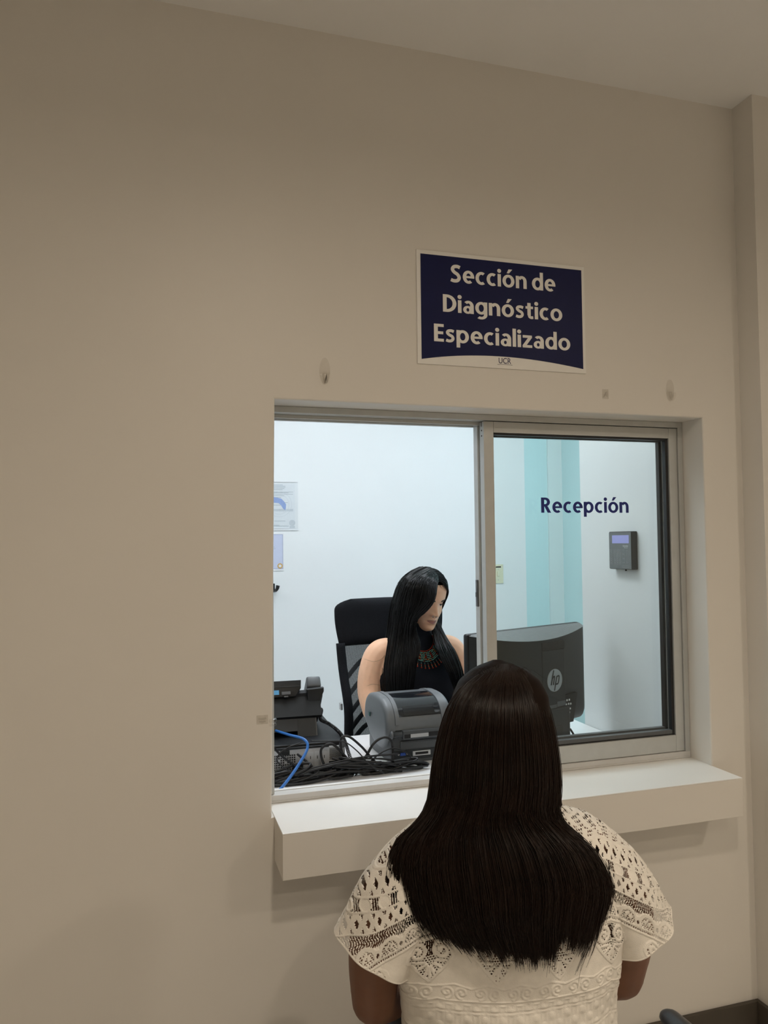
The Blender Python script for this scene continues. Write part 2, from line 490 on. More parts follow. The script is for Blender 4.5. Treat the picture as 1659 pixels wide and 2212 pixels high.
# front wall with the window opening, its front arris slightly rounded
bm = bmesh.new()
tilt = 0.0062
outer = [(-2.6, 0.0), (XC, 0.0), (XC, CEIL), (-2.6, CEIL)]
hz0 = SILL_Z-0.003
inner = [(-tilt, hz0), (OPEN_W, hz0), (OPEN_W, TOP_Z), (tilt, TOP_Z)]
vf = [bm.verts.new((x, 0.0, z)) for x, z in outer]; vb = [bm.verts.new((x, 0.2, z)) for x, z in outer]
hf = [bm.verts.new((x, 0.0, z)) for x, z in inner]; hb = [bm.verts.new((x, 0.2, z)) for x, z in inner]
for i in range(4):
    j = (i+1) % 4
    bm.faces.new((vf[i], vf[j], hf[j], hf[i]))
    bm.faces.new((vb[j], vb[i], hb[i], hb[j]))
    bm.faces.new((vf[j], vf[i], vb[i], vb[j]))
    bm.faces.new((hf[i], hf[j], hb[j], hb[i]))
bm.edges.ensure_lookup_table()
eds = [bm.edges.get((hf[i], hf[(i+1) % 4])) for i in range(1, 4)]
bmesh.ops.bevel(bm, geom=eds, offset=0.0045, segments=4, profile=0.5, affect='EDGES')
bmesh.ops.recalc_face_normals(bm, faces=bm.faces[:])
me = bpy.data.meshes.new('wall_front'); bm.to_mesh(me); bm.free()
tag(link('wall_front', me, 'hall_paint'), kind='structure')

b = B(); b.box(-2.6, XC-0.012, -0.012, 0.0, 0, 0.0965, bev=0.002)
tag(b.build('baseboard_front', 'dark_vinyl'), kind='structure')
b = B(); b.box(XC-0.012, XC, -JOG-0.012, 0.0, 0, 0.0965, bev=0.002); b.box(XC-0.0, 3.2, -JOG-0.012, -JOG, 0, 0.0965, bev=0.002)
tag(b.build('baseboard_right', 'dark_vinyl'), kind='structure')

# service ledge under the opening
led = empty('service_ledge', (OPEN_W/2, 0, SILL_Z-0.103), label='long boxed white service ledge jutting out below the sliding window', cat='ledge')
b = B(); b.box(-OPEN_W/2, OPEN_W/2, -0.1187, 0.0, 0.0, 0.1, bev=0.0012)
b.build('ledge_body', 'hall_paint', led)
b = B(); b.box(-OPEN_W/2, OPEN_W/2, -0.1187, 0.2, 0.1, 0.103, bev=0.001)
b.build('ledge_top', 'ledge_laminate', led)

# ------------------------------------------------------------------ sliding window
W1 = empty('window_1', (0, 0, 0), kind='structure')
W1['label'] = 'aluminium sliding reception window, left half open'
def wpart(name, m, boxes, parent=W1, bev=0.0008):
    b = B()
    for q in boxes: b.box(*q, bev=bev)
    return b.build(name, m, parent)
wpart('head_track', 'aluminium', [(0.008, OPEN_W-0.001, 0.089, 0.172, 1.7535, 1.7695), (0.008, OPEN_W-0.001, 0.123, 0.129, 1.744, 1.7535), (0.008, OPEN_W-0.001, 0.160, 0.172, 1.744, 1.7535)])
wpart('sill_track', 'track_white', [(0.0, OPEN_W-0.001, 0.089, 0.172, 0.7705, 0.776), (0.0, OPEN_W-0.001, 0.089, 0.122, 0.776, 0.789), (0.0, OPEN_W-0.001, 0.124, 0.128, 0.776, 0.790), (0.5985, OPEN_W-0.001, 0.131, 0.158, 0.776, 0.7902)])
wpart('jamb', 'aluminium', [(1.2365, OPEN_W-0.001, 0.089, 0.172, 0.789, 1.7535)])
wpart('jamb', 'aluminium', [(0.008, 0.016, 0.10, 0.172, 0.789, 1.7535)])
def sash(name, y0, y1, xl, wl, xr, wr):
    s = empty(name, parent=W1)
    wpart('stile', 'aluminium', [(xl, xl+wl, y0, y1, 0.7905, 1.7515)], s)
    wpart('stile', 'aluminium', [(xr-wr, xr, y0, y1, 0.7905, 1.7515)], s)
    wpart('rail', 'aluminium', [(xl+wl+0.0004, xr-wr-0.0004, y0, y1, 1.721, 1.7515)], s)
    wpart('rail', 'aluminium', [(xl+wl+0.0004, xr-wr-0.0004, y0, y1, 0.7905, 0.838)], s)
    ym = (y0+y1)/2
    g = B()
    gx0, gx1 = xl+wl, xr-wr
    g.box(gx0, gx1, ym-0.008, ym+0.008, 1.715, 1.7208, bev=0.001)
    g.box(gx1-0.009, gx1, ym-0.008, ym+0.008, 0.838, 1.715, bev=0.001)
    g.box(gx0, gx0+0.002, ym-0.008, ym+0.008, 0.838, 1.715)
    g.box(gx0, gx1, ym-0.006, ym+0.008, 0.8385, 0.842)
    g.build('gasket', 'black_rubber', s)
    wpart('glazing_bead', 'grey_rubber', [(gx0+0.002, gx1-0.009, ym-0.008, ym+0.008, 0.842, 0.853)], s)
    wpart('glass_pane', 'window_glass', [(gx0+0.001, gx1-0.001, ym-0.002, ym+0.002, 0.84, 1.719)], s, bev=0)
    return s
S1 = sash('front_sash', 0.094, 0.121, 0.6015, 0.030, 1.2355, 0.028)
S2 = sash('rear_sash', 0.131, 0.158, 0.5985, 0.022, 1.2355, 0.024)
b = B()
for z in (1.727, 1.712):
    b.lathe([(0.0022, 0), (0.0022, 0.0008)], 10, Tr(0.6015, 0.107, z) @ RotY(-PI/2))
b.box(0.6008, 0.6015, 0.1065, 0.1085, 1.738, 1.7515)
tag(b.build('screw_hole', 'vent_black', S1), kind='stuff')
b = B(); b.box(0.5945, 0.5985, 0.138, 0.150, 1.235, 1.31, bev=0.001); b.box(0.5925, 0.5945, 0.141, 0.147, 1.262, 1.275)
b.build('latch', 'grey_rubber', S2)
sign_text('Recepción', 'letter_blue', 0.7815, 1.0702, 1.4975, 0.0435, S1, 0.1055, 0.0003)

# ------------------------------------------------------------------ lamps
def downlight(x, y, label):
    t = empty('downlight', (x, y, CEIL), label=label, cat='ceiling light')
    b = B(); b.lathe([(0.074, 0.0), (0.074, -0.060), (0.066, -0.060), (0.066, -0.042), (0.064, -0.040)], 36)
    b.build('can', 'white_metal', t, True)
    b = B(); b.lathe([(0.060, -0.042), (0.060, -0.0455)], 36)
    b.build('diffuser', 'hall_lamp', t)
downlight(0.11, -1.72, 'round hall downlight nearest the reception window')
downlight(0.09, -3.0, 'round hall downlight farther back from the reception window')
downlight(1.9, -2.15, 'added round hall downlight far to the right, out of view, brightening the right wall')  # added lamp with no known fixture there, lifts the right side of the hall
def panel(x, y, label):
    t = empty('ceiling_panel_light', (x, y, CEIL), label=label, cat='ceiling light')
    b = B()
    for q in ((-0.3, 0.3, -0.3, -0.285), (-0.3, 0.3, 0.285, 0.3), (-0.3, -0.285, -0.285, 0.285), (0.285, 0.3, -0.285, 0.285)):
        b.box(*q, -0.03, 0.0)
    b.build('frame', 'white_metal', t)
    b = B(); b.box(-0.285, 0.285, -0.285, 0.285, -0.024, -0.018)
    b.build('diffuser', 'office_lamp', t)
panel(0.55, 1.50, 'square office ceiling panel nearest the back wall of the office')
panel(0.35, 0.80, 'square office ceiling panel nearest the reception window')
panel(-1.1, 1.40, 'square office ceiling panel at the far left of the office')
panel(1.75, 1.45, 'added square ceiling panel, out of view, brightening the right of the office near the teal wall')  # extra panel added so the back wall is evenly lit up to the teal
# ------------------------------------------------------------------ wall sign
sg = empty('wall_sign', (0.622, 0, 1.878), label='navy and white department sign mounted on the wall above the window', cat='sign')
OXS, OZS = -0.622, -1.878
b = B(); b.box(-0.247, 0.247, -0.004, 0.0, 0.0, 0.2985, bev=0.0008)
b.build('board', 'sign_white', sg)
pts = [(0.386+OXS, 2.166+OZS), (0.8595+OXS, 2.166+OZS)]
for i in range(25):
    u = 1-i/24
    x = 0.386+(0.8595-0.386)*u
    pts.append((x+OXS, 1.890+OZS+0.020*4*u*(1-u)*(1.12-0.24*u)))
b = B(); b.prism(pts, 'y', -0.0046, -0.004)
b.build('blue_field', 'sign_blue', sg)
for body, x0, x1, z0, cap in (('Sección de', 0.4685, 0.777, 2.0985, 0.0462), ('Diagnóstico', 0.4465, 0.797, 2.0180, 0.0462), ('Especializado', 0.4205, 0.820, 1.9385, 0.0462)):
    sign_text(body, 'sign_white', x0+OXS, x1+OXS, z0+OZS, cap, sg, -0.0046)
text_mesh('lettering', 'UCR', 'sign_blue', 0.604+OXS, 0.640+OXS, 1.8915+OZS, 0.0148, sg, bold=0.0, depth=0.0004, y=-0.004)
b = B()
for i in range(12):
    u0, u1 = i/12, (i+1)/12
    f = lambda u: 1.8885+OZS+0.0012*math.sin(u*PI)
    xa, xb = 0.600+OXS+0.044*u0, 0.600+OXS+0.044*u1
    b.add([(xa, -0.0043, f(u0)), (xb, -0.0043, f(u1)), (xb, -0.0043, f(u1)-0.0009), (xa, -0.0043, f(u0)-0.0009)], [(0, 1, 2, 3)])
b.build('underline', 'sign_blue', sg)

# ------------------------------------------------------------------ clear hooks and tape on the wall
def oval_hook(x, z, w, h, label, seed):
    t = empty('adhesive_hook', (x, 0, z), label=label, cat='hook', group='clear oval hooks above the window')
    M = RotX(PI/2)
    prof = [(1.0, 0.0), (1.0, 0.0016), (0.94, 0.0030), (0.86, 0.0034), (0.80, 0.0028), (0.5, 0.0030), (0.05, 0.0032)]
    b = B(); b.lathe([(r, q) for r, q in prof], 40, M, sx=w/2, sy=h/2)
    b.build('back_plate', 'clear_plastic', t, True)
    pts = spline([(0, -0.003, -h*0.10), (0.0, -0.006, -h*0.34), (0.0, -0.013, -h*0.44), (0.002, -0.016, -h*0.30), (0.004, -0.0155, -h*0.16)], 18)
    b = B(); b.tube(pts, np.linspace(0.0052, 0.0035, 18), 10)
    b.build('hook_arm', 'clear_plastic', t, True)
oval_hook(0.131, 1.845, 0.027, 0.066, 'clear oval adhesive hook on the wall left of the sign', 1)
oval_hook(1.1435, 1.845, 0.026, 0.062, 'clear oval adhesive hook on the wall right of the sign', 2)
t = empty('tape_patch', (0.930, 0, 1.811), label='small square clear tape patch above the closed window pane', cat='tape')
b = B(); b.box(-0.010, 0.010, -0.0012, 0.0, 0.0, 0.027, bev=0.0005)
b.build('film', 'clear_plastic', t)
b = B()
for i in range(5):
    b.tube(spline([(-0.006+0.002*i, -0.0014, 0.004+0.003*i), (-0.001, -0.0018, 0.010+0.002*i), (0.006, -0.0014, 0.007+0.0035*i)], 8), 0.0006, 5)
tag(b.build('crease', 'clear_plastic', t, True), kind='stuff')
def clip(x, z, label, rot):
    t = empty('cable_clip', (x, 0, z), rot, label=label, cat='clip')
    b = B(); b.box(-0.0135, 0.0135, -0.0022, 0.0, -0.0105, 0.0105, bev=0.0009, seg=3)
    b.build('pad', 'clear_plastic', t, True)
    b = B(); b.tube(spline([(-0.008, -0.003, 0.003), (0, -0.0075, 0.003), (0.008, -0.003, 0.003)], 14), 0.0024, 8)
    b.tube(spline([(-0.007, -0.003, -0.004), (0, -0.006, -0.004), (0.007, -0.003, -0.004)], 14), 0.0016, 8)
    b.build('bridge', 'clear_plastic', t, True)
clip(-0.028, 1.000, 'small clear plastic clip stuck to the wall left of the opening', 0)
t = empty('edge_clip', (0.0, 0, 0.992), label='tiny clear clip on the corner edge of the opening', cat='clip')
b = B(); b.tube(spline([(-0.010, -0.0005, 0.004), (-0.003, -0.004, 0.004), (0.003, -0.002, 0.004), (0.004, 0.008, 0.004)], 14), 0.0042, 10)
b.build('loop', 'clear_plastic', t, True)
b = B(); b.tube(spline([(-0.010, -0.0005, -0.006), (-0.003, -0.003, -0.006), (0.003, -0.002, -0.006), (0.004, 0.008, -0.006)], 14), 0.003, 10)
b.build('loop', 'clear_plastic', t, True)

# ------------------------------------------------------------------ desk
dk = empty('desk', (0.35, 0.53, 0), label='white office desk running along the inside of the window', cat='desk')
b = B(); b.box(-2.0, 0.948, -0.328, 0.335, DESK_Z-0.03, DESK_Z, bev=0.002)
b.build('worktop', 'desk_white', dk)
for x in (-1.95, -0.95, 0.92):
    b = B(); b.box(x-0.012, x+0.012, -0.30, 0.30, 0.0, DESK_Z-0.03)
    b.build('side_panel', 'desk_white', dk)
b = B(); b.box(-1.93, 0.90, -0.31, -0.302, 0.25, DESK_Z-0.03)
b.build('modesty_panel', 'desk_white', dk)

# ------------------------------------------------------------------ desktop computer lying under the phone (rear towards the window)
pc = empty('desktop_computer', (0.118, 0.62, DESK_Z), -0.03, label='black slim desktop computer lying flat under the telephone', cat='computer')
PW, PD, PH = 0.169, 0.19, 0.1
b = B(); b.box(-PW, PW, -PD+0.006, PD, 0.004, PH, bev=0.004)
b.build('case', 'soft_black_plastic', pc)
for sx in (-0.14, 0.14):
    for sy in (-0.15, 0.15):
        b = B(); b.lathe([(0.012, 0), (0.012, 0.0045)], 12, Tr(sx, sy, 0))
        b.build('foot', 'black_rubber', pc)
b = B(); b.box(-PW+0.006, PW-0.004, -PD, -PD+0.006, 0.008, PH-0.012, bev=0.001)
b.build('rear_plate', 'steel', pc)
yb = -PD-0.0006
b = B()
for i in range(15):
    for j in range(8):
        if (i+j*3) % 17 == 5: continue
        x = -0.045+i*0.0066-0.035; z = 0.022+j*0.0066
        b.box(x, x+0.0046, yb, yb+0.001, z, z+0.0046)
tag(b.build('square_vent', 'vent_black', pc), kind='stuff')
b = B()
for i in range(13):
    for j in range(11):
        x = 0.121+i*0.0033+(0.00165 if j % 2 else 0); z = 0.050+j*0.0030
        if x > 0.160: continue
        b.lathe([(0.00135, 0), (0.00135, 0.001)], 6, Tr(x, yb+0.001, z) @ RotX(PI/2))
tag(b.build('round_vent', 'vent_black', pc), kind='stuff')
for x in (0.062, 0.083, 0.104):
    b = B(); b.box(x-0.0095, x+0.0085, yb-0.001, yb+0.001, 0.012, 0.078, bev=0.0006)
    o = b.build('slot_cover', 'steel', pc)
    for za, zb_ in ((0.055, 0.064), (0.020, 0.028)):
        b = B(); b.box(x-0.001, x+0.001, yb-0.0014, yb-0.001, za, zb_)
        b.build('slit', 'vent_black', o)
b = B()
for x0, x1, z0, z1 in ((-0.028, 0.0, 0.072, 0.086), (0.008, 0.040, 0.030, 0.046), (0.008, 0.040, 0.012, 0.024), (0.118, 0.155, 0.012, 0.026), (0.118, 0.155, 0.032, 0.044), (-0.03, 0.0, 0.010, 0.019)):
    b = B(); b.box(x0, x1, yb-0.002, yb+0.001, z0, z1, bev=0.0008)
    b.build('port', 'black_plastic', pc)
b = B(); b.box(-0.10, 0.118, yb-0.004, yb+0.004, 0.0875, 0.094, bev=0.001)
b.build('cover_lip', 'black_plastic', pc)
b = B(); b.lathe([(0.009, 0), (0.010, 0.004), (0.007, 0.006)], 20, Tr(0.158, yb, 0.091) @ RotX(PI/2))
b.build('thumb_screw', 'charcoal_plastic', pc, True)

# ------------------------------------------------------------------ desk telephone, seen from behind
ph = empty('desk_telephone', (0.118, 0.60, DESK_Z+PH), -0.05, label='black desk telephone with raised display and handset, standing on the computer', cat='telephone')
slab = [(0.118, 0.004), (0.122, 0.020), (0.0, 0.128), (-0.022, 0.122), (-0.022, 0.108), (0.082, 0.004)]
b = B(); b.prism(slab, 'x', -0.125, 0.128, bev=0.004)
b.build('body', 'soft_black_plastic', ph, angle=40)
b = B(); b.prism([(-0.022, 0.112), (-0.066, 0.060), (-0.060, 0.052), (-0.012, 0.098)], 'x', -0.120, 0.118, bev=0.002)
b.build('rear_shell', 'black_plastic', ph, angle=40)
# foot stand with the cable notch
b = B()
for x0, x1, z0 in ((-0.115, -0.058, 0.0), (-0.058, 0.040, 0.018), (0.040, 0.098, 0.0)):
    b.prism([(-0.078, z0), (-0.072, z0), (-0.046, 0.062), (-0.054, 0.062)], 'x', x0, x1)
b.build('foot_stand', 'dark_plastic', ph)
for xa, xb in ((0.098, 0.102), (-0.119, -0.115)):
    b = B(); b.prism([(-0.075, 0.0), (0.06, 0.0), (0.06, 0.006), (-0.046, 0.060)], 'x', xa, xb); b.build('stand_side', 'charcoal_plastic', ph)
b = B(); b.box(-0.11, 0.09, 0.058, 0.066, 0.0, 0.02)
b.build('stand_front', 'black_plastic', ph)
# tilted display head
Md = Tr(-0.020, -0.004, 0.124) @ RotX(math.radians(-24))
b = B(); b.prism([(-0.105, -0.020), (0.060, -0.020), (0.078, 0.006), (0.080, 0.032), (-0.105, 0.032)], 'y', -0.026, 0.0, bev=0.004, M=Md)
d = b.build('display', 'black_plastic', ph, angle=40)
b = B(); b.box(-0.018, 0.008, -0.0268, -0.026, -0.012, 0.002, M=Md)
b.build('sticker', 'label_blue', d)
b = B(); b.box(0.016, 0.044, -0.030, -0.026, -0.014, -0.004, bev=0.001, M=Md); b.box(0.023, 0.036, -0.0305, -0.026, -0.022, -0.018, bev=0.0005, M=Md)
b.build('tilt_latch', 'charcoal_plastic', d)
b = B(); b.box(-0.10, 0.075, -0.0285, -0.026, 0.010, 0.013, M=Md)
b.build('ridge', 'dark_plastic', d)
# handset
Mh = Tr(0.104, 0.016, 0.128) @ RotX(math.radians(-42))
b = B(); b.box(-0.023, 0.023, -0.024, 0.016, -0.052, 0.052, bev=0.007, seg=3, M=Mh @ Tr(0, 0.0, 0.0) @ RotX(PI/2) @ Tr(0, 0.018, -0.03))
b.box(-0.019, 0.019, -0.018, 0.012, -0.10, 0.02, bev=0.006, seg=3, M=Mh @ RotX(PI/2) @ Tr(0, 0.020, -0.10))
hs = b.build('handset', 'charcoal_plastic', ph, angle=50)
b = B(); b.prism([(0.076, 0.135), (0.130, 0.138), (0.130, 0.126), (0.112, 0.086), (0.088, 0.086), (0.078, 0.104)], 'y', -0.034, -0.010, bev=0.003)
b.build('cradle', 'black_plastic', ph, angle=40)
def helix(path, r, turns, n):
    P = spline(path, 400)
    s_ = np.concatenate([[0], np.cumsum(np.linalg.norm(np.diff(P, axis=0), axis=1))])
    q_ = np.linspace(0, s_[-1], n)
    P = np.stack([np.interp(q_, s_, P[:, k_]) for k_ in range(3)], 1)
    T = np.gradient(P, axis=0); T /= np.linalg.norm(T, axis=1, keepdims=True)
    N = np.cross(T, [0.1, 0.2, 1.0]); N /= np.linalg.norm(N, axis=1, keepdims=True)
    Bn = np.cross(T, N)
    a = np.linspace(0, 2*PI*turns, n)[:, None]
    return P + r*(np.cos(a)*N+np.sin(a)*Bn)
cord = helix([(0.110, 0.035, 0.050), (0.128, 0.010, 0.060), (0.118, -0.035, 0.040), (0.140, -0.060, 0.030), (0.162, -0.085, 0.014),
              (0.176, -0.125, -0.006), (0.190, -0.172, -0.060), (0.214, -0.178, -0.086), (0.240, -0.165, -0.0905), (0.240, -0.13, -0.0905), (0.205, -0.128, -0.0905), (0.188, -0.15, -0.088)], 0.0046, 96, 96*8)
V, Fc = tube_np(cord, 0.0016, 5)
me = bpy.data.meshes.new('coiled_cord'); me.from_pydata([tuple(p) for p in V], [], [tuple(f) for f in Fc]); me.update()
link('coiled_cord', me, 'cable_black', ph, True)

# ------------------------------------------------------------------ label printer, rear towards the window
pr_ = empty('label_printer', (0.534, 0.592, DESK_Z), 0.02, label='grey label printer with a smoked lid window, standing behind the window', cat='printer')
b = B(); b.prism([(-0.112, 0.0), (0.118, 0.0), (0.12, 0.118), (-0.112, 0.118)], 'x', -0.092, 0.092, bev=0.006)
b.build('base', 'printer_dark', pr_, angle=40)
prof = []
for a in np.linspace(180, 0, 25):
    ca, sa = math.cos(math.radians(a)), math.sin(math.radians(a))
    prof.append((0.125*math.copysign(abs(ca)**0.75, ca), 0.128+0.108*abs(sa)**0.8))
side = [(-0.110, 0.118)]+prof+[(0.122, 0.118)]
b = B(); b.prism(side[::-1], 'x', -0.080, 0.080)
b.build('lid', 'printer_grey', pr_, angle=35)
# swelling side cheeks
def cheek(s):
    NA, NR = 40, 9
    ring = []
    low = []
    for i in range(NA):
        a = 2*PI*i/NA
        ca, sa = math.cos(a), math.sin(a)
        y = 0.126*math.copysign(abs(ca)**0.72, ca)
        z = 0.128 + (0.111*abs(sa)**0.8 if sa > 0 else -0.096*abs(sa)**0.9)
        if sa < 0: y *= 1.0-0.30*abs(sa)
        ring.append((y, z))
    V, Fc = [], []
    for k in range(NR):
        u = k/(NR-1)
        sc = 1.0-0.50*max(0, u-0.25)**2.2
        x = 0.0805+0.030*math.sin(min(1, u*1.15)*PI/2) - 0.004*u*u
        if k == NR-1: sc *= 0.55
        for y, z in ring:
            zz = 0.115+(z-0.115)*sc
            xx = x
            if zz < 0.12: xx = 0.0805+(x-0.0805)*(0.45+0.55*max(0, (zz-0.02)/0.10))
            V.append((s*xx, y*sc, zz))
    for k in range(NR-1):
        for i in range(NA):
            Fc.append((k*NA+i, k*NA+(i+1) % NA, (k+1)*NA+(i+1) % NA, (k+1)*NA+i))
    Fc.append(tuple(range((NR-1)*NA, NR*NA)))
    b = B(); b.add(V, Fc)
    bmesh.ops.recalc_face_normals(b.bm, faces=b.bm.faces[:])
    return b.build('side_cheek', 'printer_grey', pr_, angle=50)
cl = cheek(-1); cheek(1)
# curved rims beside the lid window, the window itself and its dark inner step
def onprof(t, off):
    i = min(len(prof)-2, int(t*(len(prof)-1))); u = t*(len(prof)-1)-i
    p = np.array(prof[i])*(1-u)+np.array(prof[i+1])*u
    q = np.array(prof[i+1])-np.array(prof[i]); n = np.array([-q[1], q[0]]); n /= np.linalg.norm(n)
    return p+n*off
def strip(name, m, x0, x1, t0, t1, off, parent, n=14):
    V, Fc = [], []
    for i in range(n+1):
        p = onprof(t0+(t1-t0)*i/n, off); q = onprof(t0+(t1-t0)*i/n, -0.001)
        V += [(x0, p[0], p[1]), (x1, p[0], p[1]), (x1, q[0], q[1]), (x0, q[0], q[1])]
    for i in range(n):
        for k in range(4):
            Fc.append((4*i+k, 4*i+(k+1) % 4, 4*i+4+(k+1) % 4, 4*i+4+k))
    Fc += [(3, 2, 1, 0), (4*n, 4*n+1, 4*n+2, 4*n+3)]
    b = B(); b.add(V, Fc); bmesh.ops.recalc_face_normals(b.bm, faces=b.bm.faces[:])
    return b.build(name, m, parent, angle=35)
win = strip('lid_window', 'smoked_gloss', -0.066, 0.070, 0.115, 0.50, 0.0016, pr_)
strip('window_step', 'black_plastic', -0.050, 0.050, 0.125, 0.24, 0.0028, win)
strip('lid_band', 'charcoal_plastic', -0.066, 0.070, 0.50, 0.60, 0.0014, pr_)
strip('rim', 'printer_grey', -0.080, -0.067, 0.04, 0.72, 0.0048, pr_, 24)
strip('rim', 'printer_grey', 0.071, 0.082, 0.04, 0.72, 0.0048, pr_, 24)
# hinge bar and label slot
b = B(); b.tube([(-0.095, -0.122, 0.113), (0.095, -0.122, 0.113)], 0.0115, 14)
b.build('hinge_bar', 'printer_dark', pr_, True)
b = B(); b.lathe([(0.004, 0), (0.0155, 0.0), (0.0165, 0.004), (0.012, 0.007)], 20, Tr(-0.090, -0.123, 0.113) @ RotY(-PI/2))
b.build('hinge_cap', 'printer_grey', pr_, True)
b = B(); b.box(-0.060, 0.070, -0.138, -0.118, 0.096, 0.128, bev=0.002)
hb_ = b.build('slot_housing', 'printer_dark', pr_)
for q in ((-0.056, -0.036, 0.100, 0.114), (0.022, 0.066, 0.101, 0.117)):
    b = B(); b.box(q[0], q[1], -0.1386, -0.137, q[2], q[3]); b.build('slot', 'vent_black', hb_)
b = B(); b.box(-0.036, 0.022, -0.1384, -0.137, 0.101, 0.114)
b.build('slot_plate', 'light_grey', hb_)
b = B(); b.box(-0.062, 0.072, -0.117, -0.110, 0.052, 0.083, bev=0.002); b.box(-0.058, 0.068, -0.118, -0.110, 0.074, 0.079, bev=0.001)
b.build('rear_hatch', 'printer_dark', pr_)
b = B(); b.box(-0.080, 0.085, -0.114, -0.110, 0.012, 0.048, bev=0.001)
b.build('port_panel', 'dark_plastic', pr_)
b = B(); b.prism([(-0.063, 0.030), (-0.045, 0.030), (-0.047, 0.040), (-0.061, 0.040)], 'y', -0.118, -0.113)
b.build('serial_port', 'port_blue', pr_)
b = B()
for x in (-0.068, -0.040):
    b = B(); b.lathe([(0.003, 0), (0.003, 0.005)], 6, Tr(x, -0.113, 0.035) @ RotX(PI/2)); b.build('port_screw', 'steel', pr_)
b = B(); b.box(-0.022, 0.036, -0.117, -0.113, 0.024, 0.042, bev=0.001)
b.build('parallel_port', 'steel', pr_)
b = B(); b.box(-0.014, 0.028, -0.1176, -0.1166, 0.029, 0.038)
b.build('parallel_slot', 'vent_black', pr_)
b = B(); b.box(0.050, 0.078, -0.1155, -0.113, 0.016, 0.044)
b.build('power_socket', 'vent_black', pr_)
b = B(); b.box(-0.1115, -0.1085, 0.045, 0.062, 0.142, 0.158, bev=0.001)
b.build('badge', 'badge_teal', pr_)

for o_ in list(pr_.children)+[c_ for q_ in pr_.children for c_ in q_.children]:
    o_.data.transform(Matrix.Diagonal((1.04, 1.0, 0.835, 1)))

# ------------------------------------------------------------------ monitor, back towards the window
ang = math.atan2(0.545-0.35, 1.215-0.69)
mo = empty('computer_monitor', (0.945, 0.475, DESK_Z), ang, label='dark grey computer monitor seen from behind the window glass', cat='monitor')
MW, Z0, Z1 = 0.273, 0.072, 0.402
b = B(); b.box(-MW-0.004, MW+0.004, 0.024, 0.050, Z0-0.004, Z1+0.002, bev=0.008, seg=3)
bz = b.build('bezel', 'black_plastic', mo, angle=50)
b = B(); b.box(-MW+0.012, MW-0.012, 0.0502, 0.0508, Z0+0.02, Z1-0.02)
b.build('screen', 'smoked_gloss', mo)
NX, NZ = 44, 30
V, Fc = [], []
def shell_y(x, z):
    u = x/MW; v = (z-Z0)/(Z1-Z0)
    d = 0.030+0.036*(1-u*u)
    e = min(1, (1-abs(u))*14)**0.5 if abs(u) < 1 else 0
    return d, e
def top_z(x): return Z1-0.004-0.030*(1-(x/MW)**2)
for i in range(NX+1):
    x = -MW+2*MW*i/NX
    for j in range(NZ+1):
        v = j/NZ
        z = Z0+v*(top_z(x)-Z0)
        d, e = shell_y(x, z)
        eb = min(1, v*9)**0.5
        V.append((x, 0.026-d*e*(0.35+0.65*eb), z))
for i in range(NX):
    for j in range(NZ):
        a = i*(NZ+1)+j
        Fc.append((a, a+NZ+1, a+NZ+2, a+1))
b = B(); b.add(V, Fc)
b.build('back_shell', 'dark_plastic', mo, angle=50)
V, Fc = [], []
for i in range(NX+1):
    x = -MW+2*MW*i/NX
    d, e = shell_y(x, 0.3)
    V += [(x, 0.026-d*e, top_z(x)), (x, 0.026, Z1)]
for i in range(NX): Fc.append((2*i, 2*i+2, 2*i+3, 2*i+1))
b = B(); b.add(V, Fc)
m = mat('vent_grille', (0.13, 0.14, 0.145), rough=0.5)
nt = m.node_tree
tcn = nt.nodes.new('ShaderNodeTexCoord'); vo = nt.nodes.new('ShaderNodeTexVoronoi'); vo.inputs['Scale'].default_value = 330; vo.inputs['Randomness'].default_value = 0
rp = nt.nodes.new('ShaderNodeValToRGB'); rp.color_ramp.elements[0].position = 0.32; rp.color_ramp.elements[1].position = 0.36
rp.color_ramp.elements[0].color = (0.01, 0.011, 0.012, 1); rp.color_ramp.elements[1].color = (0.17, 0.185, 0.19, 1)
nt.links.new(tcn.outputs['Object'], vo.inputs['Vector']); nt.links.new(vo.outputs['Distance'], rp.inputs['Fac']); nt.links.new(rp.outputs['Color'], nt.nodes['Principled BSDF'].inputs['Base Color'])
b.build('vent_strip', 'vent_grille', mo)
CX = 0.052
yb = lambda x: 0.026-shell_y(x, 0.2)[0]
y0 = yb(CX)
b = B(); b.box(CX-0.058, CX+0.058, y0-0.003, y0+0.012, 0.100, 0.332, bev=0.003)
cov = b.build('stand_cover', 'dark_plastic', mo)
b = B(); b.prism([(CX-0.056, 0.333), (CX+0.058, 0.333), (CX+0.058, 0.352), (CX+0.050, 0.359), (CX-0.056, 0.359)], 'y', y0-0.0025, y0+0.01)
b.build('grip_recess', 'black_plastic', mo)
b = B(); b.lathe([(0.0375, 0), (0.0375, 0.0014), (0.036, 0.002)], 44, Tr(CX+0.002, y0-0.003, 0.231) @ RotX(PI/2))
lg = b.build('logo_disc', 'logo_grey', cov)
b = B()
yl = y0-0.0056
def stroke(pts, w):
    P = spline(pts, 20) if len(pts) > 2 else np.array(pts, float)
    V, Fc = [], []
    T = np.gradient(P, axis=0); T /= np.linalg.norm(T, axis=1, keepdims=True)
    for p, t in zip(P, T):
        n = np.array([-t[1], t[0]])*w/2
        V += [(CX+0.002+p[0]+n[0], yl, 0.231+p[1]+n[1]), (CX+0.002+p[0]-n[0], yl, 0.231+p[1]-n[1])]
    for i in range(len(P)-1): Fc.append((2*i, 2*i+1, 2*i+3, 2*i+2))
    b.add(V, Fc)
stroke([(-0.006, 0.034), (-0.020, -0.014)], 0.0055)
stroke([(-0.015, 0.006), (-0.006, 0.013), (-0.003, 0.010), (-0.0095, -0.014)], 0.0055)
stroke([(0.009, 0.013), (-0.004, -0.034)], 0.0055)
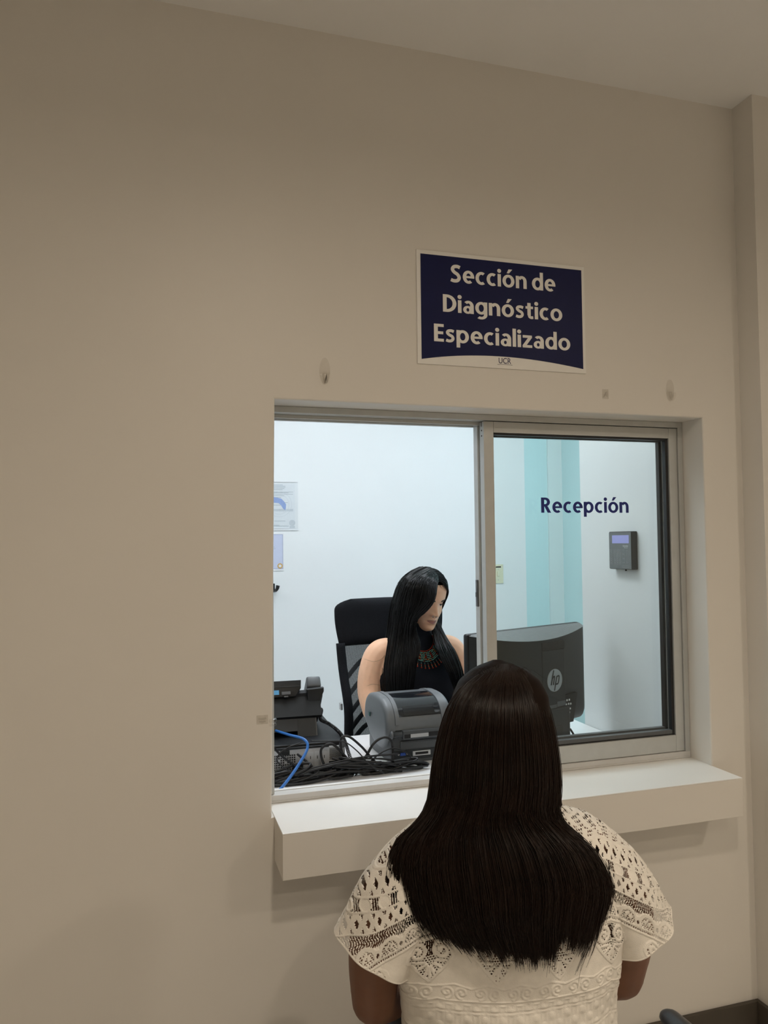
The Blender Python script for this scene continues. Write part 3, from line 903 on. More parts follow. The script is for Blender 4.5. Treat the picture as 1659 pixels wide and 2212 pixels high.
stroke([(0.009, 0.012), (0.019, 0.013), (0.0205, 0.008), (0.015, -0.011), (0.003, -0.013)], 0.0052)
b.build('logo_mark', 'dark_plastic', lg)
b = B(); b.prism([(CX-0.15, 0.168), (CX+0.122, 0.176), (CX+0.098, 0.080), (CX-0.13, 0.080)], 'y', y0-0.001, y0+0.02)
cs = b.build('connector_bay', 'black_plastic', mo)
b = B()
for i, (x, z) in enumerate([(0.060, 0.128), (0.072, 0.130), (0.082, 0.126), (0.062, 0.142), (0.074, 0.143), (0.085, 0.142), (0.064, 0.116), (0.077, 0.114), (0.066, 0.156), (0.078, 0.156)]):
    b.box(CX+x-0.003, CX+x+0.003, y0-0.0018, y0-0.001, z-0.003, z+0.003)
tag(b.build('print_marks', 'print_white', cs), kind='stuff')
for q in ((0.012, 0.055, 0.142, 0.158), (-0.03, 0.01, 0.140, 0.150)):
    b = B(); b.box(CX+q[0], CX+q[1], y0-0.0045, y0-0.001, q[2], q[3]); b.build('port', 'charcoal_plastic', cs)
b = B(); b.box(CX-0.068, CX+0.070, y0-0.012, y0+0.010, 0.008, 0.140, bev=0.006)
st = b.build('stand_column', 'dark_plastic', mo)
b = B(); b.box(CX-0.03, CX+0.028, y0-0.0135, y0-0.012, 0.040, 0.082, bev=0.0005)
b.build('cable_slot', 'black_plastic', st)
b = B(); b.box(CX-0.13, CX+0.13, y0-0.02, 0.16, 0.0, 0.009, bev=0.003)
b.build('foot_plate', 'black_plastic', mo)
Mw = np.array(Tr(0.945, 0.475, DESK_Z) @ RotZ(ang))
def mloc(x, y, z): return tuple((Mw @ np.array([x, y, z, 1]))[:3])
P = spline([mloc(0.125, y0-0.006, 0.060), mloc(0.145, y0-0.02, 0.025), mloc(0.170, y0-0.05, 0.006), mloc(0.18, y0-0.09, 0.0045), mloc(0.14, y0-0.12, 0.0045)], 40)
b = B(); b.tube(P, 0.0035, 8)
tag(b.build('monitor_cable', 'cable_black', None, True), 'black cable curving down from the monitor stand onto the desk', 'cable')

# ------------------------------------------------------------------ cables on the desk
def cable(pts, r, m='cable_black', name='cable', n=None):
    P = spline(pts, n or len(pts)*9)
    if name == 'cable': P[:, 1] = 0.372+(P[:, 1]-0.29)*0.42
    P[:, 2] = np.maximum(P[:, 2], DESK_Z+r)
    b = B(); b.tube(P, r, 8)
    return b.build(name, m, None, True)
rnd = random.Random(5)
ZB = DESK_Z
def loopy(cx, cy, rx, ry, turns, h, ph, r, drift=0.0, z0=0.004):
    pts = []
    k = int(turns*8)+1
    for i in range(k):
        a = ph+2*PI*i/8
        w = 1+0.16*math.sin(i*1.7+ph)
        pts.append((cx+drift*i/k+rx*w*math.cos(a), cy+ry*w*math.sin(a)+rnd.uniform(-.006, .006), ZB+z0+h*(0.5+0.5*math.sin(a*0.9+ph*2))))
    return pts
hand = [
    ([(0.30, 0.36, ZB+.005), (0.22, 0.33, ZB+.03), (0.20, 0.352, ZB+.085), (0.235, 0.36, ZB+.10), (0.28, 0.35, ZB+.055), (0.32, 0.33, ZB+.012), (0.40, 0.33, ZB+.006)], .0038),
    ([(0.33, 0.39, ZB+.005), (0.275, 0.36, ZB+.05), (0.262, 0.365, ZB+.108), (0.285, 0.37, ZB+.118), (0.325, 0.36, ZB+.085), (0.375, 0.35, ZB+.03), (0.44, 0.34, ZB+.008)], .0036),
    ([(0.27, 0.34, ZB+.006), (0.33, 0.36, ZB+.045), (0.365, 0.37, ZB+.090), (0.398, 0.375, ZB+.105), (0.42, 0.37, ZB+.092), (0.425, 0.365, ZB+.05), (0.415, 0.36, ZB+.010)], .0042),
    ([(0.30, 0.32, ZB+.006), (0.37, 0.34, ZB+.055), (0.415, 0.35, ZB+.072), (0.45, 0.352, ZB+.065), (0.478, 0.35, ZB+.045), (0.470, 0.35, ZB+.03), (0.44, 0.34, ZB+.020)], .0022),
    ([(0.045, 0.335, ZB+.125), (0.09, 0.34, ZB+.075), (0.15, 0.338, ZB+.035), (0.21, 0.33, ZB+.018), (0.30, 0.325, ZB+.020), (0.38, 0.32, ZB+.026), (0.46, 0.33, ZB+.030), (0.52, 0.345, ZB+.022), (0.54, 0.365, ZB+.012)], .0035),
    ([(0.06, 0.30, ZB+.006), (0.14, 0.31, ZB+.016), (0.24, 0.30, ZB+.024), (0.33, 0.32, ZB+.018), (0.42, 0.36, ZB+.014), (0.50, 0.375, ZB+.018), (0.535, 0.36, ZB+.010), (0.50, 0.33, ZB+.012), (0.42, 0.31, ZB+.01)], .0042),
    ([(0.02, 0.33, ZB+.01), (0.10, 0.345, ZB+.03), (0.20, 0.33, ZB+.04), (0.30, 0.31, ZB+.03), (0.38, 0.34, ZB+.028), (0.47, 0.372, ZB+.030), (0.53, 0.38, ZB+.014)], .0042),
    ([(0.13, 0.37, ZB+.08), (0.17, 0.34, ZB+.045), (0.185, 0.32, ZB+.02), (0.23, 0.30, ZB+.008), (0.29, 0.29, ZB+.010)], .0036),
]
for pts, r in hand:
    tag(cable(pts, r), 'black cable in the tangle on the desk between computer and label printer', 'cable', 'tangled black cables on the desk')
for k, q in enumerate([(0.12, 0.315, .10, .035, 1.5, .03, .3, .0042, .02), (0.20, 0.33, .09, .03, 1.6, .045, 1.5, .0038, .05), (0.30, 0.335, .10, .032, 1.6, .04, 2.2, .0036, .03),
          (0.40, 0.355, .085, .028, 1.7, .03, .8, .0036, .03), (0.46, 0.372, .06, .02, 1.6, .026, 3.0, .0032, .01), (0.08, 0.33, .07, .03, 1.4, .05, 4.0, .0042, .05), (0.25, 0.345, .15, .03, 1.2, .055, 5.0, .0030, .04),
          (0.34, 0.345, .11, .030, 1.5, .055, 2.7, .0038, .02)]):
    tag(cable(loopy(*q), q[7]), 'black cable in the tangle on the desk between computer and label printer', 'cable', 'tangled black cables on the desk')
tag(cable([(0.085, 0.535, 0.842), (0.115, 0.455, 0.845), (0.150, 0.40, 0.842), (0.155, 0.375, 0.822), (0.125, 0.345, 0.788), (0.085, 0.31, 0.755), (0.045, 0.28, 0.728), (0.02, 0.25, 0.7245)], 0.0042, 'cable_blue', 'network_cable'),
    'blue network cable dropping from the telephone over the computer', 'cable')
tag(cable([(0.14, 0.395, 0.834), (0.105, 0.385, 0.828), (0.075, 0.375, 0.815), (0.066, 0.37, 0.795), (0.085, 0.365, 0.775), (0.12, 0.36, 0.75)], 0.0018, 'cable_black', 'thin_cable'),
    'thin black wire looping down the rear of the computer', 'cable')
tag(cable([(0.17, 0.40, 0.836), (0.22, 0.395, 0.832), (0.27, 0.39, 0.826), (0.305, 0.37, 0.80), (0.335, 0.355, 0.765), (0.38, 0.35, 0.735)], 0.0019, 'cable_black', 'thin_cable'),
    'thin black wire running along the top edge of the computer', 'cable')

# ------------------------------------------------------------------ keypad on the right office wall
kp = empty('wall_keypad', (OX, 0.4565, 1.3155), -PI/2, label='dark grey alarm keypad with a violet display on the white office wall', cat='keypad')
# local x runs towards the window (+x -> world -y), local -y is the wall normal (world -x)
KW, KH, KT = 0.0665, 0.131, 0.024
b = B(); b.box(-KW, KW, -KT, 0.0, 0.0, KH, bev=0.003)
b.build('housing', 'dark_plastic', kp)
b = B(); b.box(-KW+0.002, KW-0.002, -KT-0.0012, -KT, 0.002, KH-0.003, bev=0.0006)
fp = b.build('front_panel', 'keypad_face', kp)
yk = -KT-0.0012
b = B(); b.box(-KW+0.022, KW-0.013, yk-0.0006, yk, 0.090, 0.118)
b.build('display', 'lcd_violet', kp)
def outline(b, x0, x1, z0, z1, w=0.0007):
    for q in ((x0, x1, z0, z0+w), (x0, x1, z1-w, z1), (x0, x0+w, z0, z1), (x1-w, x1, z0, z1)):
        b.box(q[0], q[1], yk-0.0004, yk, q[2], q[3])
for j in range(4):
    for i, x in enumerate((-0.058, -0.036, -0.021, -0.006)):
        b = B(); outline(b, x, x+0.012, 0.058-j*0.0135, 0.069-j*0.0135); b.box(x+0.004, x+0.008, yk-0.0004, yk, 0.062-j*0.0135, 0.0645-j*0.0135)
        b.build('key', 'keypad_line', fp)
for j in range(3):
    b = B(); outline(b, 0.014, 0.028, 0.054-j*0.0155, 0.0675-j*0.0155); b.build('key', 'keypad_line', fp)
b = B(); outline(b, 0.038, 0.047, 0.024, 0.066); b.build('status_window', 'keypad_line', fp)
b = B(); outline(b, 0.010, 0.052, 0.007, 0.013); b.build('card_slot', 'keypad_line', fp)
text_mesh('lettering', 'Schneider', 'print_white', 0.018, 0.049, 0.0785, 0.0052, fp, bold=0.0, depth=0.0003, y=yk)
text_mesh('lettering', 'Electric', 'print_white', 0.026, 0.047, 0.0735, 0.0028, fp, bold=0.0, depth=0.0003, y=yk)
b = B(); b.lathe([(0.0035, -0.004), (0.003, 0.0), (0.003, 0.002)], 10, Tr(0.014, -0.012, -0.0015))
b.build('lock_screw', 'black_plastic', kp)

# ------------------------------------------------------------------ light switch, papers, hook on the back wall
sw = empty('light_switch', (1.828, OB, 1.148), label='ivory light switch plate on the back wall behind the window frame', cat='switch')
b = B(); b.box(-0.036, 0.036, -0.006, 0.0, 0.0, 0.12, bev=0.002); pl = b.build('plate', 'ivory_plastic', sw)
b = B(); b.box(-0.016, 0.020, -0.007, -0.006, 0.100, 0.108); b.build('label_strip', 'black_plastic', sw)
b = B(); b.box(-0.008, 0.008, -0.013, -0.006, 0.045, 0.075, bev=0.002); b.build('toggle', 'ivory_plastic', sw)
for z in (0.022, 0.090):
    b = B(); b.lathe([(0.003, 0), (0.003, 0.001)], 8, Tr(0, -0.006, z) @ RotX(PI/2)); b.build('screw', 'light_grey', sw)

XP = 0.548; ZP = 1.494
c1 = empty('certificate', (XP-0.11, OB, ZP), label='printed certificate with a round map emblem in a clear sleeve on the back wall', cat='paper')
b = B(); b.box(-0.092, 0.092, -0.0016, -0.0002, 0.008, 0.268); sh = b.build('sheet', 'paper_white', c1)
b = B(); b.box(-0.108, 0.110, -0.0034, -0.0026, 0.0, 0.286, bev=0.0003); b.build('sleeve', 'clear_sleeve', c1)
b = B(); b.box(-0.108, 0.110, -0.005, -0.001, -0.002, 0.002); b.box(-0.108, 0.110, -0.004, -0.001, 0.281, 0.286); b.build('sleeve_edge', 'print_white', c1)
b = B()
for x0, x1, z in ((-0.04, 0.022, 0.263), (-0.055, 0.036, 0.256), (-0.055, 0.036, 0.249), (-0.05, 0.031, 0.242), (-0.035, 0.020, 0.235), (-0.08, 0.082, 0.222), (-0.08, 0.055, 0.217), (-0.08, 0.082, 0.209), (-0.08, 0.03, 0.2), (-0.06, 0.01, 0.19), (-0.05, 0.05, 0.16), (-0.06, 0.04, 0.145), (-0.03, 0.035, 0.052), (-0.05, 0.055, 0.022), (-0.08, 0.0, 0.028)):
    b.box(x0, x1, -0.0021, -0.0016, z, z+0.0022)
tag(b.build('print_lines', 'print_grey', sh), kind='stuff')
b = B()
for R in (0.072, 0.056):
    V, Fc = [], []
    for i in range(49):
        a = 2*PI*i/48
        V += [(R*math.cos(a), -0.0020, 0.150+R*math.sin(a)), ((R+0.0014)*math.cos(a), -0.0020, 0.150+(R+0.0014)*math.sin(a))]
    for i in range(48): Fc.append((2*i, 2*i+1, 2*i+3, 2*i+2))
    b.add(V, Fc)
b.box(-0.08, 0.082, -0.0019, -0.0016, 0.110, 0.124)
b.build('emblem_ring', 'print_pale', sh)
b = B(); b.prism([(-0.05, 0.196), (-0.012, 0.190), (0.012, 0.184), (0.028, 0.168), (0.040, 0.150), (0.038, 0.128), (0.034, 0.116), (0.022, 0.126), (0.010, 0.146), (-0.004, 0.158), (-0.03, 0.160), (-0.05, 0.172)], 'y', -0.0024, -0.0018)
b.build('emblem_map', 'map_blue', sh)
b = B(); b.lathe([(0.018, 0), (0.018, 0.0006)], 28, Tr(0.075, -0.0018, 0.042) @ RotX(PI/2)); b.box(0.060, 0.090, -0.0022, -0.0016, 0.012, 0.024)
b.build('round_stamp', 'print_pale', sh)

c2 = empty('framed_notice', (0.462-0.11, OB, 1.258), label='lilac notice with a gold seal, pinned below the certificate', cat='paper')
b = B(); b.box(-0.11, 0.11, -0.004, 0.0, 0.0, 0.218, bev=0.0006); b.build('mount', 'print_white', c2)
b = B(); b.box(-0.106, 0.106, -0.0045, -0.004, 0.010, 0.212); b.build('border', 'paper_border', c2)
b = B(); b.box(-0.102, 0.101, -0.005, -0.0045, 0.014, 0.208); b.build('sheet', 'paper_lilac', c2)
b = B()
V, Fc = [], []
for i in range(37):
    a = 2*PI*i/36
    V += [(0.088+0.0085*math.cos(a), -0.0056, 0.028+0.0085*math.sin(a)), (0.088+0.0155*math.cos(a), -0.0056, 0.028+0.0155*math.sin(a))]
for i in range(36): Fc.append((2*i, 2*i+1, 2*i+3, 2*i+2))
b.add(V, Fc); b.build('gold_ring', 'seal_gold', c2)
b = B(); b.lathe([(0.009, 0), (0.009, 0.0005)], 20, Tr(0.088, -0.005, 0.028) @ RotX(PI/2)); b.build('seal_centre', 'print_white', c2)
b = B(); b.box(0.03, 0.058, -0.0054, -0.005, 0.137, 0.139); b.box(0.03, 0.062, -0.0054, -0.005, 0.128, 0.130); tag(b.build('print_lines', 'print_grey', c2), kind='stuff')

kh = empty('coat_hook', (0.405, OB, 1.135), label='black rounded coat hook on the back wall below the lilac notice', cat='hook')
b = B(); b.box(-0.012, 0.004, -0.006, 0.0, 0.0, 0.05, bev=0.002); b.build('plate', 'black_plastic', kh)
b = B(); b.tube(spline([(0.0, -0.004, 0.012), (0.004, -0.03, 0.010), (0.010, -0.052, 0.022), (0.014, -0.056, 0.040)], 20), np.linspace(0.007, 0.011, 20), 12); b.build('hook_arm', 'black_plastic', kh, True)
# ------------------------------------------------------------------ people: body tools
def loft_np(rings, n=48, p=2.3):
    """closed loft of super-ellipse rings (z, cx, cy, rx, ry), resampled smoothly"""
    R = spline(rings, len(rings)*5)
    a = np.linspace(0, 2*PI, n, endpoint=False)
    c, s = np.cos(a), np.sin(a)
    e = 2/p
    cx = np.sign(c)*np.abs(c)**e; sy = np.sign(s)*np.abs(s)**e
    V = np.concatenate([np.stack([r[1]+r[3]*cx, r[2]+r[4]*sy, np.full(n, r[0])], 1) for r in R])
    k = len(R)
    Fc = [(i*n+j, i*n+(j+1) % n, (i+1)*n+(j+1) % n, (i+1)*n+j) for i in range(k-1) for j in range(n)]
    Fc += [tuple(range(n))[::-1], tuple(range((k-1)*n, k*n))]
    return V, Fc

def limb(pts, rad, n=14):
    """rounded limb through pts with a radius at each"""
    P = np.asarray(pts, float); r = np.asarray(rad, float)
    k = len(P)*6
    Q = spline(np.hstack([P, r[:, None]]), k)
    d0 = Q[0, :3]-Q[1, :3]; d0 /= np.linalg.norm(d0)+1e-9
    d1 = Q[-1, :3]-Q[-2, :3]; d1 /= np.linalg.norm(d1)+1e-9
    pre = [np.append(Q[0, :3]+d0*Q[0, 3]*f, Q[0, 3]*g) for f, g in ((0.95, 0.25), (0.75, 0.66), (0.4, 0.91))]
    post = [np.append(Q[-1, :3]+d1*Q[-1, 3]*f, Q[-1, 3]*g) for f, g in ((0.4, 0.91), (0.75, 0.66), (0.95, 0.25))]
    Q = np.vstack([pre, Q, post])
    return tube_np(Q[:, :3], Q[:, 3], n)

def hand(wrist, fwd, side, up, s):
    """relaxed hand: palm, four bent fingers of unequal length, thumb on the side (s=+1: thumb towards -side)"""
    w, f, sd, u = (np.asarray(q, float) for q in (wrist, fwd, side, up))
    P = lambda a, b, c: w+f*a+sd*b+u*c
    out = []
    for b_ in (-0.024, -0.009, 0.007, 0.022):
        out.append(limb([P(0.0, b_*0.5, 0), P(0.045, b_*0.9, 0.004), P(0.085, b_, 0.004)], [0.014, 0.0135, 0.0115], 10))
    for b_, L in ((-0.025, 0.066), (-0.0085, 0.076), (0.0075, 0.070), (0.023, 0.054)):
        q = 1.12*b_
        out.append(limb([P(0.082, b_, 0.004), P(0.082+L*0.45, q, 0.010), P(0.082+L*0.78, q, 0.002), P(0.082+L*0.97, q, -0.010)], [0.0098, 0.0088, 0.0080, 0.0068], 10))
    t = -s
    out.append(limb([P(0.018, t*0.018, 0), P(0.045, t*0.040, -0.004), P(0.070, t*0.050, -0.006), P(0.092, t*0.047, -0.010)], [0.0135, 0.0115, 0.0098, 0.0078], 10))
    return out

def remesh(parts, voxel, iters=3):
    """union of closed shapes as one continuous skin: returns a mesh"""
    b = B()
    for V, Fc in parts: b.add(V, Fc)
    me = bpy.data.meshes.new('tmp'); b.bm.to_mesh(me); b.bm.free()
    o = bpy.data.objects.new('tmp', me); COL.objects.link(o)
    md = o.modifiers.new('r', 'REMESH'); md.mode = 'VOXEL'; md.voxel_size = voxel
    sm = o.modifiers.new('s', 'SMOOTH'); sm.factor = 0.5; sm.iterations = iters
    dg = bpy.context.evaluated_depsgraph_get()
    out = bpy.data.meshes.new_from_object(o.evaluated_get(dg))
    bpy.data.objects.remove(o)
    return out

# --- head: profile tables by height (origin at eye level, face towards +y)
HZ = np.array([-.112, -.106, -.095, -.078, -.060, -.030, 0, .030, .060, .085, .103, .112, .116])
HW = np.array([.012, .026, .038, .050, .057, .065, .070, .074, .073, .062, .040, .020, .002])
HF = np.array([.058, .072, .080, .080, .081, .082, .080, .086, .083, .067, .042, .021, .002])
HB = np.array([.020, .008, -.004, -.026, -.046, -.072, -.090, -.099, -.095, -.076, -.046, -.023, -.002])
def g2(x, z, cx, cz, sx, sz): return np.exp(-((x-cx)/sx)**2-((z-cz)/sz)**2)
def face_d(x, z):
    d = 0.0
    zz = np.clip((0.012-z)/0.046, 0, 1)
    ridge = np.where(z > -0.034, zz, np.clip(1-(-0.034-z)/0.010, 0, 1))
    ridge = np.where(z > 0.012, 0, ridge)
    d = d + 0.0225*ridge**1.1*np.exp(-(x/(0.0075+0.0055*zz))**2)
    for s in (-1, 1):
        d = d + 0.0088*g2(x, z, s*0.0145, -0.034, 0.0062, 0.0070)
        d = d - 0.0095*g2(x, z, s*0.031, 0.002, 0.0165, 0.0105)
        d = d + 0.0035*g2(x, z, s*0.030, 0.021, 0.019, 0.006)
        d = d + 0.0050*g2(x, z, s*0.040, -0.028, 0.018, 0.017)
        d = d - 0.0030*g2(x, z, s*0.028, -0.058, 0.010, 0.012)
    d = d + 0.0065*g2(x, z, 0, -0.0555, 0.019, 0.0048) + 0.0070*g2(x, z, 0, -0.0690, 0.016, 0.0055)
    d = d - 0.0040*g2(x, z, 0, -0.0618, 0.020, 0.0020) - 0.0042*g2(x, z, 0, -0.0800, 0.018, 0.0055)
    d = d + 0.0065*g2(x, z, 0, -0.0960, 0.019, 0.0110) - 0.002*g2(x, z, 0, -0.046, 0.004, 0.005)
    return d
def smooth_tab(z, T):
    zz = np.linspace(HZ[0], HZ[-1], 400)
    tt = np.interp(zz, HZ, T)
    k = np.ones(15)/15
    t2 = np.convolve(np.pad(tt, 7, mode='edge'), k, 'valid')
    return np.interp(z, zz, t2)
def head_np(scale=1.0, nv=110, nu=120):
    th = np.linspace(0.02, PI-0.02, nv)
    zc = (HZ[0]+HZ[-1])/2 - np.cos(th)*(HZ[-1]-HZ[0])/2
    V = []
    a = np.linspace(0, 2*PI, nu, endpoint=False)
    for z in zc:
        w, f, bk = smooth_tab(z, HW), smooth_tab(z, HF), smooth_tab(z, HB)
        x = w*np.sin(a)
        yc, ry = (f+bk)/2, (f-bk)/2
        cs = np.cos(a)
        y = yc+ry*np.sign(cs)*np.abs(cs)**0.9
        y = y+np.where(cs > 0, face_d(x, z)*np.clip(cs*3, 0, 1), 0)
        V.append(np.stack([x, y, np.full(nu, z)], 1))
    V = np.vstack(V)*scale
    Fc = [(i*nu+j, i*nu+(j+1) % nu, (i+1)*nu+(j+1) % nu, (i+1)*nu+j) for i in range(nv-1) for j in range(nu)]
    Fc += [tuple(range(nu))[::-1], tuple(range((nv-1)*nu, nv*nu))]
    Fc = [f[::-1] for f in Fc]
    return V, Fc
def face_y(x, z):
    w, f, bk = smooth_tab(z, HW), smooth_tab(z, HF), smooth_tab(z, HB)
    sn = np.clip(x/w, -0.99, 0.99); cs = np.sqrt(1-sn*sn)
    return (f+bk)/2+(f-bk)/2*cs**0.9+face_d(np.float64(x), np.float64(z))*min(1, cs*3)
def ear_np(s):
    pts = spline([(s*0.069, 0.004, -0.022), (s*0.076, -0.004, -0.012), (s*0.082, -0.014, 0.010), (s*0.080, -0.012, 0.026), (s*0.074, 0.002, 0.024), (s*0.071, 0.006, 0.006)], 24)
    return tube_np(pts, 0.0055, 8)

def xform(V, M):
    M = np.array(M)
    return V @ M[:3, :3].T + M[:3, 3]

def face_parts(person, Mh, sc, gaze_down, lip_m='lip'):
    """eyes, lids, brows, lips as meshes of their own on the head"""
    S = Matrix.Scale(sc, 4)
    MM = Mh @ S
    for s in (-1, 1):
        ex, ey, ez = s*0.031, face_y(s*0.031, 0.002)-0.0062, 0.001
        b = B(); b.lathe([(0.0118*math.sin(t), -0.0118*math.cos(t)) for t in np.linspace(0.05, PI-0.05, 14)], 20, MM @ Tr(ex, ey, ez))
        ball = b.build('eyeball', 'eye_white', person, True)
        b = B(); b.lathe([(0.0056, 0.0110), (0.004, 0.0117), (0.001, 0.0121)], 16, MM @ Tr(ex, ey, ez) @ RotX(-PI/2+gaze_down))
        b.build('iris', 'iris_dark', ball, True)
        # upper lid: part of a slightly larger sphere
        V, Fc = [], []
        nu, nv = 18, 8
        for i in range(nv+1):
            el = math.radians(80-(80-12)*i/nv)
            for j in range(nu+1):
                az = math.radians(-75+150*j/nu)
                V.append((0.0131*math.cos(el)*math.sin(az), 0.0131*math.cos(el)*math.cos(az), 0.0131*math.sin(el)))
        for i in range(nv):
            for j in range(nu): Fc.append((i*(nu+1)+j, (i+1)*(nu+1)+j, (i+1)*(nu+1)+j+1, i*(nu+1)+j+1))
        b = B(); b.add(V, Fc, MM @ Tr(ex, ey, ez)); b.build('eyelid', person['skin'], person, True)
        b = B()
        L = [(0.0134*math.cos(math.radians(-8))*math.sin(math.radians(q)), 0.0136*math.cos(math.radians(-8))*math.cos(math.radians(q)), 0.0024) for q in np.linspace(-68, 68, 16)]
        b.tube(L, 0.0011, 5, MM @ Tr(ex, ey, ez))
        for q in np.linspace(-55, 62, 13):
            p = np.array([0.0134*math.sin(math.radians(q)), 0.0135*math.cos(math.radians(q)), 0.0026])
            dr = np.array([p[0]*0.5, 0.0085, 0.0012])
            b.tube([p, p+dr*0.5, p+dr+np.array([0, 0, 0.0012])], [0.0005, 0.0004, 0.0002], 4, MM @ Tr(ex, ey, ez))
        b.build('lashes', 'brow_hair', person)
        # brow: tapered strip of short strokes
        b = B()
        for k in range(26):
            u = k/25
            x = s*(0.015+0.036*u); z = 0.0205+0.0055*math.sin(u*PI*0.75)-0.003*u
            for dz in (-0.0016, 0.0, 0.0016):
                z2 = z+dz*(1.2-u)
                p0 = np.array([x, face_y(x, z2)+0.0004, z2]); x1 = x+s*0.0055; z3 = z2+0.0022*(1-u*1.4)
                p1 = np.array([x1, face_y(x1, z3)+0.0006, z3])
                b.tube([p0, (p0+p1)/2+[0, 0.0004, 0], p1], [0.0011, 0.0010, 0.0004], 4, MM)
        b.build('eyebrow', 'brow_hair', person)
    for nm, zc, hh, lift in (('upper_lip', -0.0576, 0.0028, 0.0008), ('lower_lip', -0.0664, 0.0036, 0.0009)):
        V, Fc = [], []
        nu, nv = 28, 6
        for i in range(nu+1):
            u = -1+2*i/nu
            x = 0.0235*u
            h = hh*(1-abs(u)**2.2)**0.8
            for j in range(nv+1):
                v = -1+2*j/nv
                z = -0.0618+(zc+0.0618)*(1-u*u*0.9)+v*h
                if nm == 'upper_lip' and v > 0: z -= 0.0011*math.exp(-(u/0.14)**2)
                V.append((x, float(face_y(x, z))+lift*(1-v*v)+0.0003, z))
        for i in range(nu):
            for j in range(nv): Fc.append((i*(nv+1)+j, (i+1)*(nv+1)+j, (i+1)*(nv+1)+j+1, i*(nv+1)+j+1))
        b = B(); b.add(V, Fc, MM); b.build(nm, lip_m, person, True)
    b = B()
    for s in (-1, 1):
        b.lathe([(0.0036, -0.0006), (0.002, 0.0006)], 10, MM @ Tr(s*0.0075, float(face_y(s*0.0075, -0.0412))-0.0008, -0.0418) @ RotX(math.radians(-60)), sx=1.0, sy=0.7)
    b.build('nostrils', 'iris_dark', person)

def scalp_np(sc, grow, zmin, front_cut):
    """skull cap mesh under the hair: head surface grown a little, with the face left free"""
    V, Fc = head_np(1.0, 60, 72)
    keep = (V[:, 2] > zmin) & ~((V[:, 1] > front_cut) & (V[:, 2] < 0.080-6.0*V[:, 0]**2))
    c = np.array([0, -0.005, 0.0])
    V2 = (c+(V-c)*grow)*sc
    idx = -np.ones(len(V), int); idx[keep] = np.arange(keep.sum())
    F2 = [tuple(idx[list(f)]) for f in Fc if len(f) == 4 and keep[list(f)].all()]
    top = [f for f in Fc if len(f) > 4 and keep[list(f)].all()]
    for f in top:
        F2 += [(idx[f[0]], idx[f[i]], idx[f[i+1]], idx[f[i+2]]) for i in range(1, len(f)-2, 2)]
    return V2[keep], F2

def strands(C, rad, sides=3, taper=None):
    """C (n,k,3) strand points -> one mesh of thin tubes"""
    n, k, _ = C.shape
    T = np.gradient(C, axis=1)
    T /= np.linalg.norm(T, axis=2, keepdims=True)+1e-9
    ref = np.broadcast_to(FW, T.shape)
    N = np.cross(T, ref); N /= np.linalg.norm(N, axis=2, keepdims=True)+1e-9
    Bn = np.cross(T, N)
    r = np.asarray(rad)
    if r.ndim == 1: r = r[:, None]
    tp = np.ones(k) if taper is None else taper
    rr = (r*tp[None, :])[:, :, None]
    a0 = RNG.uniform(0, 2*PI, (n, 1, 1))
    rings = []
    for j in range(sides):
        a = a0+2*PI*j/sides
        rings.append(C+rr*(np.cos(a)*N+np.sin(a)*Bn))
    V = np.stack(rings, 2).reshape(-1, 3)
    base = (np.arange(n)[:, None, None]*k+np.arange(k-1)[None, :, None])*sides
    j = np.arange(sides)[None, None, :]; j2 = (j+1) % sides
    Fq = np.stack([base+j, base+j2, base+sides+j2, base+sides+j], -1).reshape(-1, 4)
    return V, Fq

def guided(guides, n, k, jit, clump=0.5, lens=(0.93, 1.0), wave=0.0):
    """strands interpolated between neighbouring guides (list of (m,3) polylines in world space)"""
    G = np.stack([spline(g, k) for g in guides])
    m = len(G)
    u = RNG.uniform(0, m-1, n)
    nc = max(4, n//14)
    cl = np.sort(RNG.uniform(0, m-1, nc))
    uc = cl[np.argmin(np.abs(u[:, None]-cl[None, :]), 1)]
    t = np.linspace(0, 1, k)
    w = (clump*t**1.5)[None, :]
    uu = np.clip(u[:, None]*(1-w)+uc[:, None]*w, 0, m-1-1e-6)
    i = uu.astype(int); f = (uu-i)[..., None]
    kk = np.broadcast_to(np.arange(k)[None, :], i.shape)
    i0 = np.clip(i-1, 0, m-1); i3 = np.clip(i+2, 0, m-1)
    p0, p1, p2, p3 = G[i0, kk], G[i, kk], G[i+1, kk], G[i3, kk]
    C = 0.5*((2*p1)+(-p0+p2)*f+(2*p0-5*p1+4*p2-p3)*f*f+(-p0+3*p1-3*p2+p3)*f**3)
    # random length: resample each strand on [0, L]
    L = RNG.uniform(lens[0], lens[1], n)
    q = t[None, :]*L[:, None]*(k-1)
    qi = np.clip(q.astype(int), 0, k-2); qf = (q-qi)[..., None]
    ar = np.arange(n)[:, None]
    C = C[ar, qi]*(1-qf)+C[ar, qi+1]*qf
    off = RNG.normal(0, 1, (n, 1, 3))*jit
    ph = RNG.uniform(0, 2*PI, (n, 1, 3)); fr = RNG.uniform(2, 5, (n, 1, 3))
    wv = np.sin(ph+fr*t[None, :, None]*PI)*(0.35*jit+wave)
    env = (0.25+0.75*np.minimum(1, t*4))[None, :, None]
    return C+(off+wv)*env

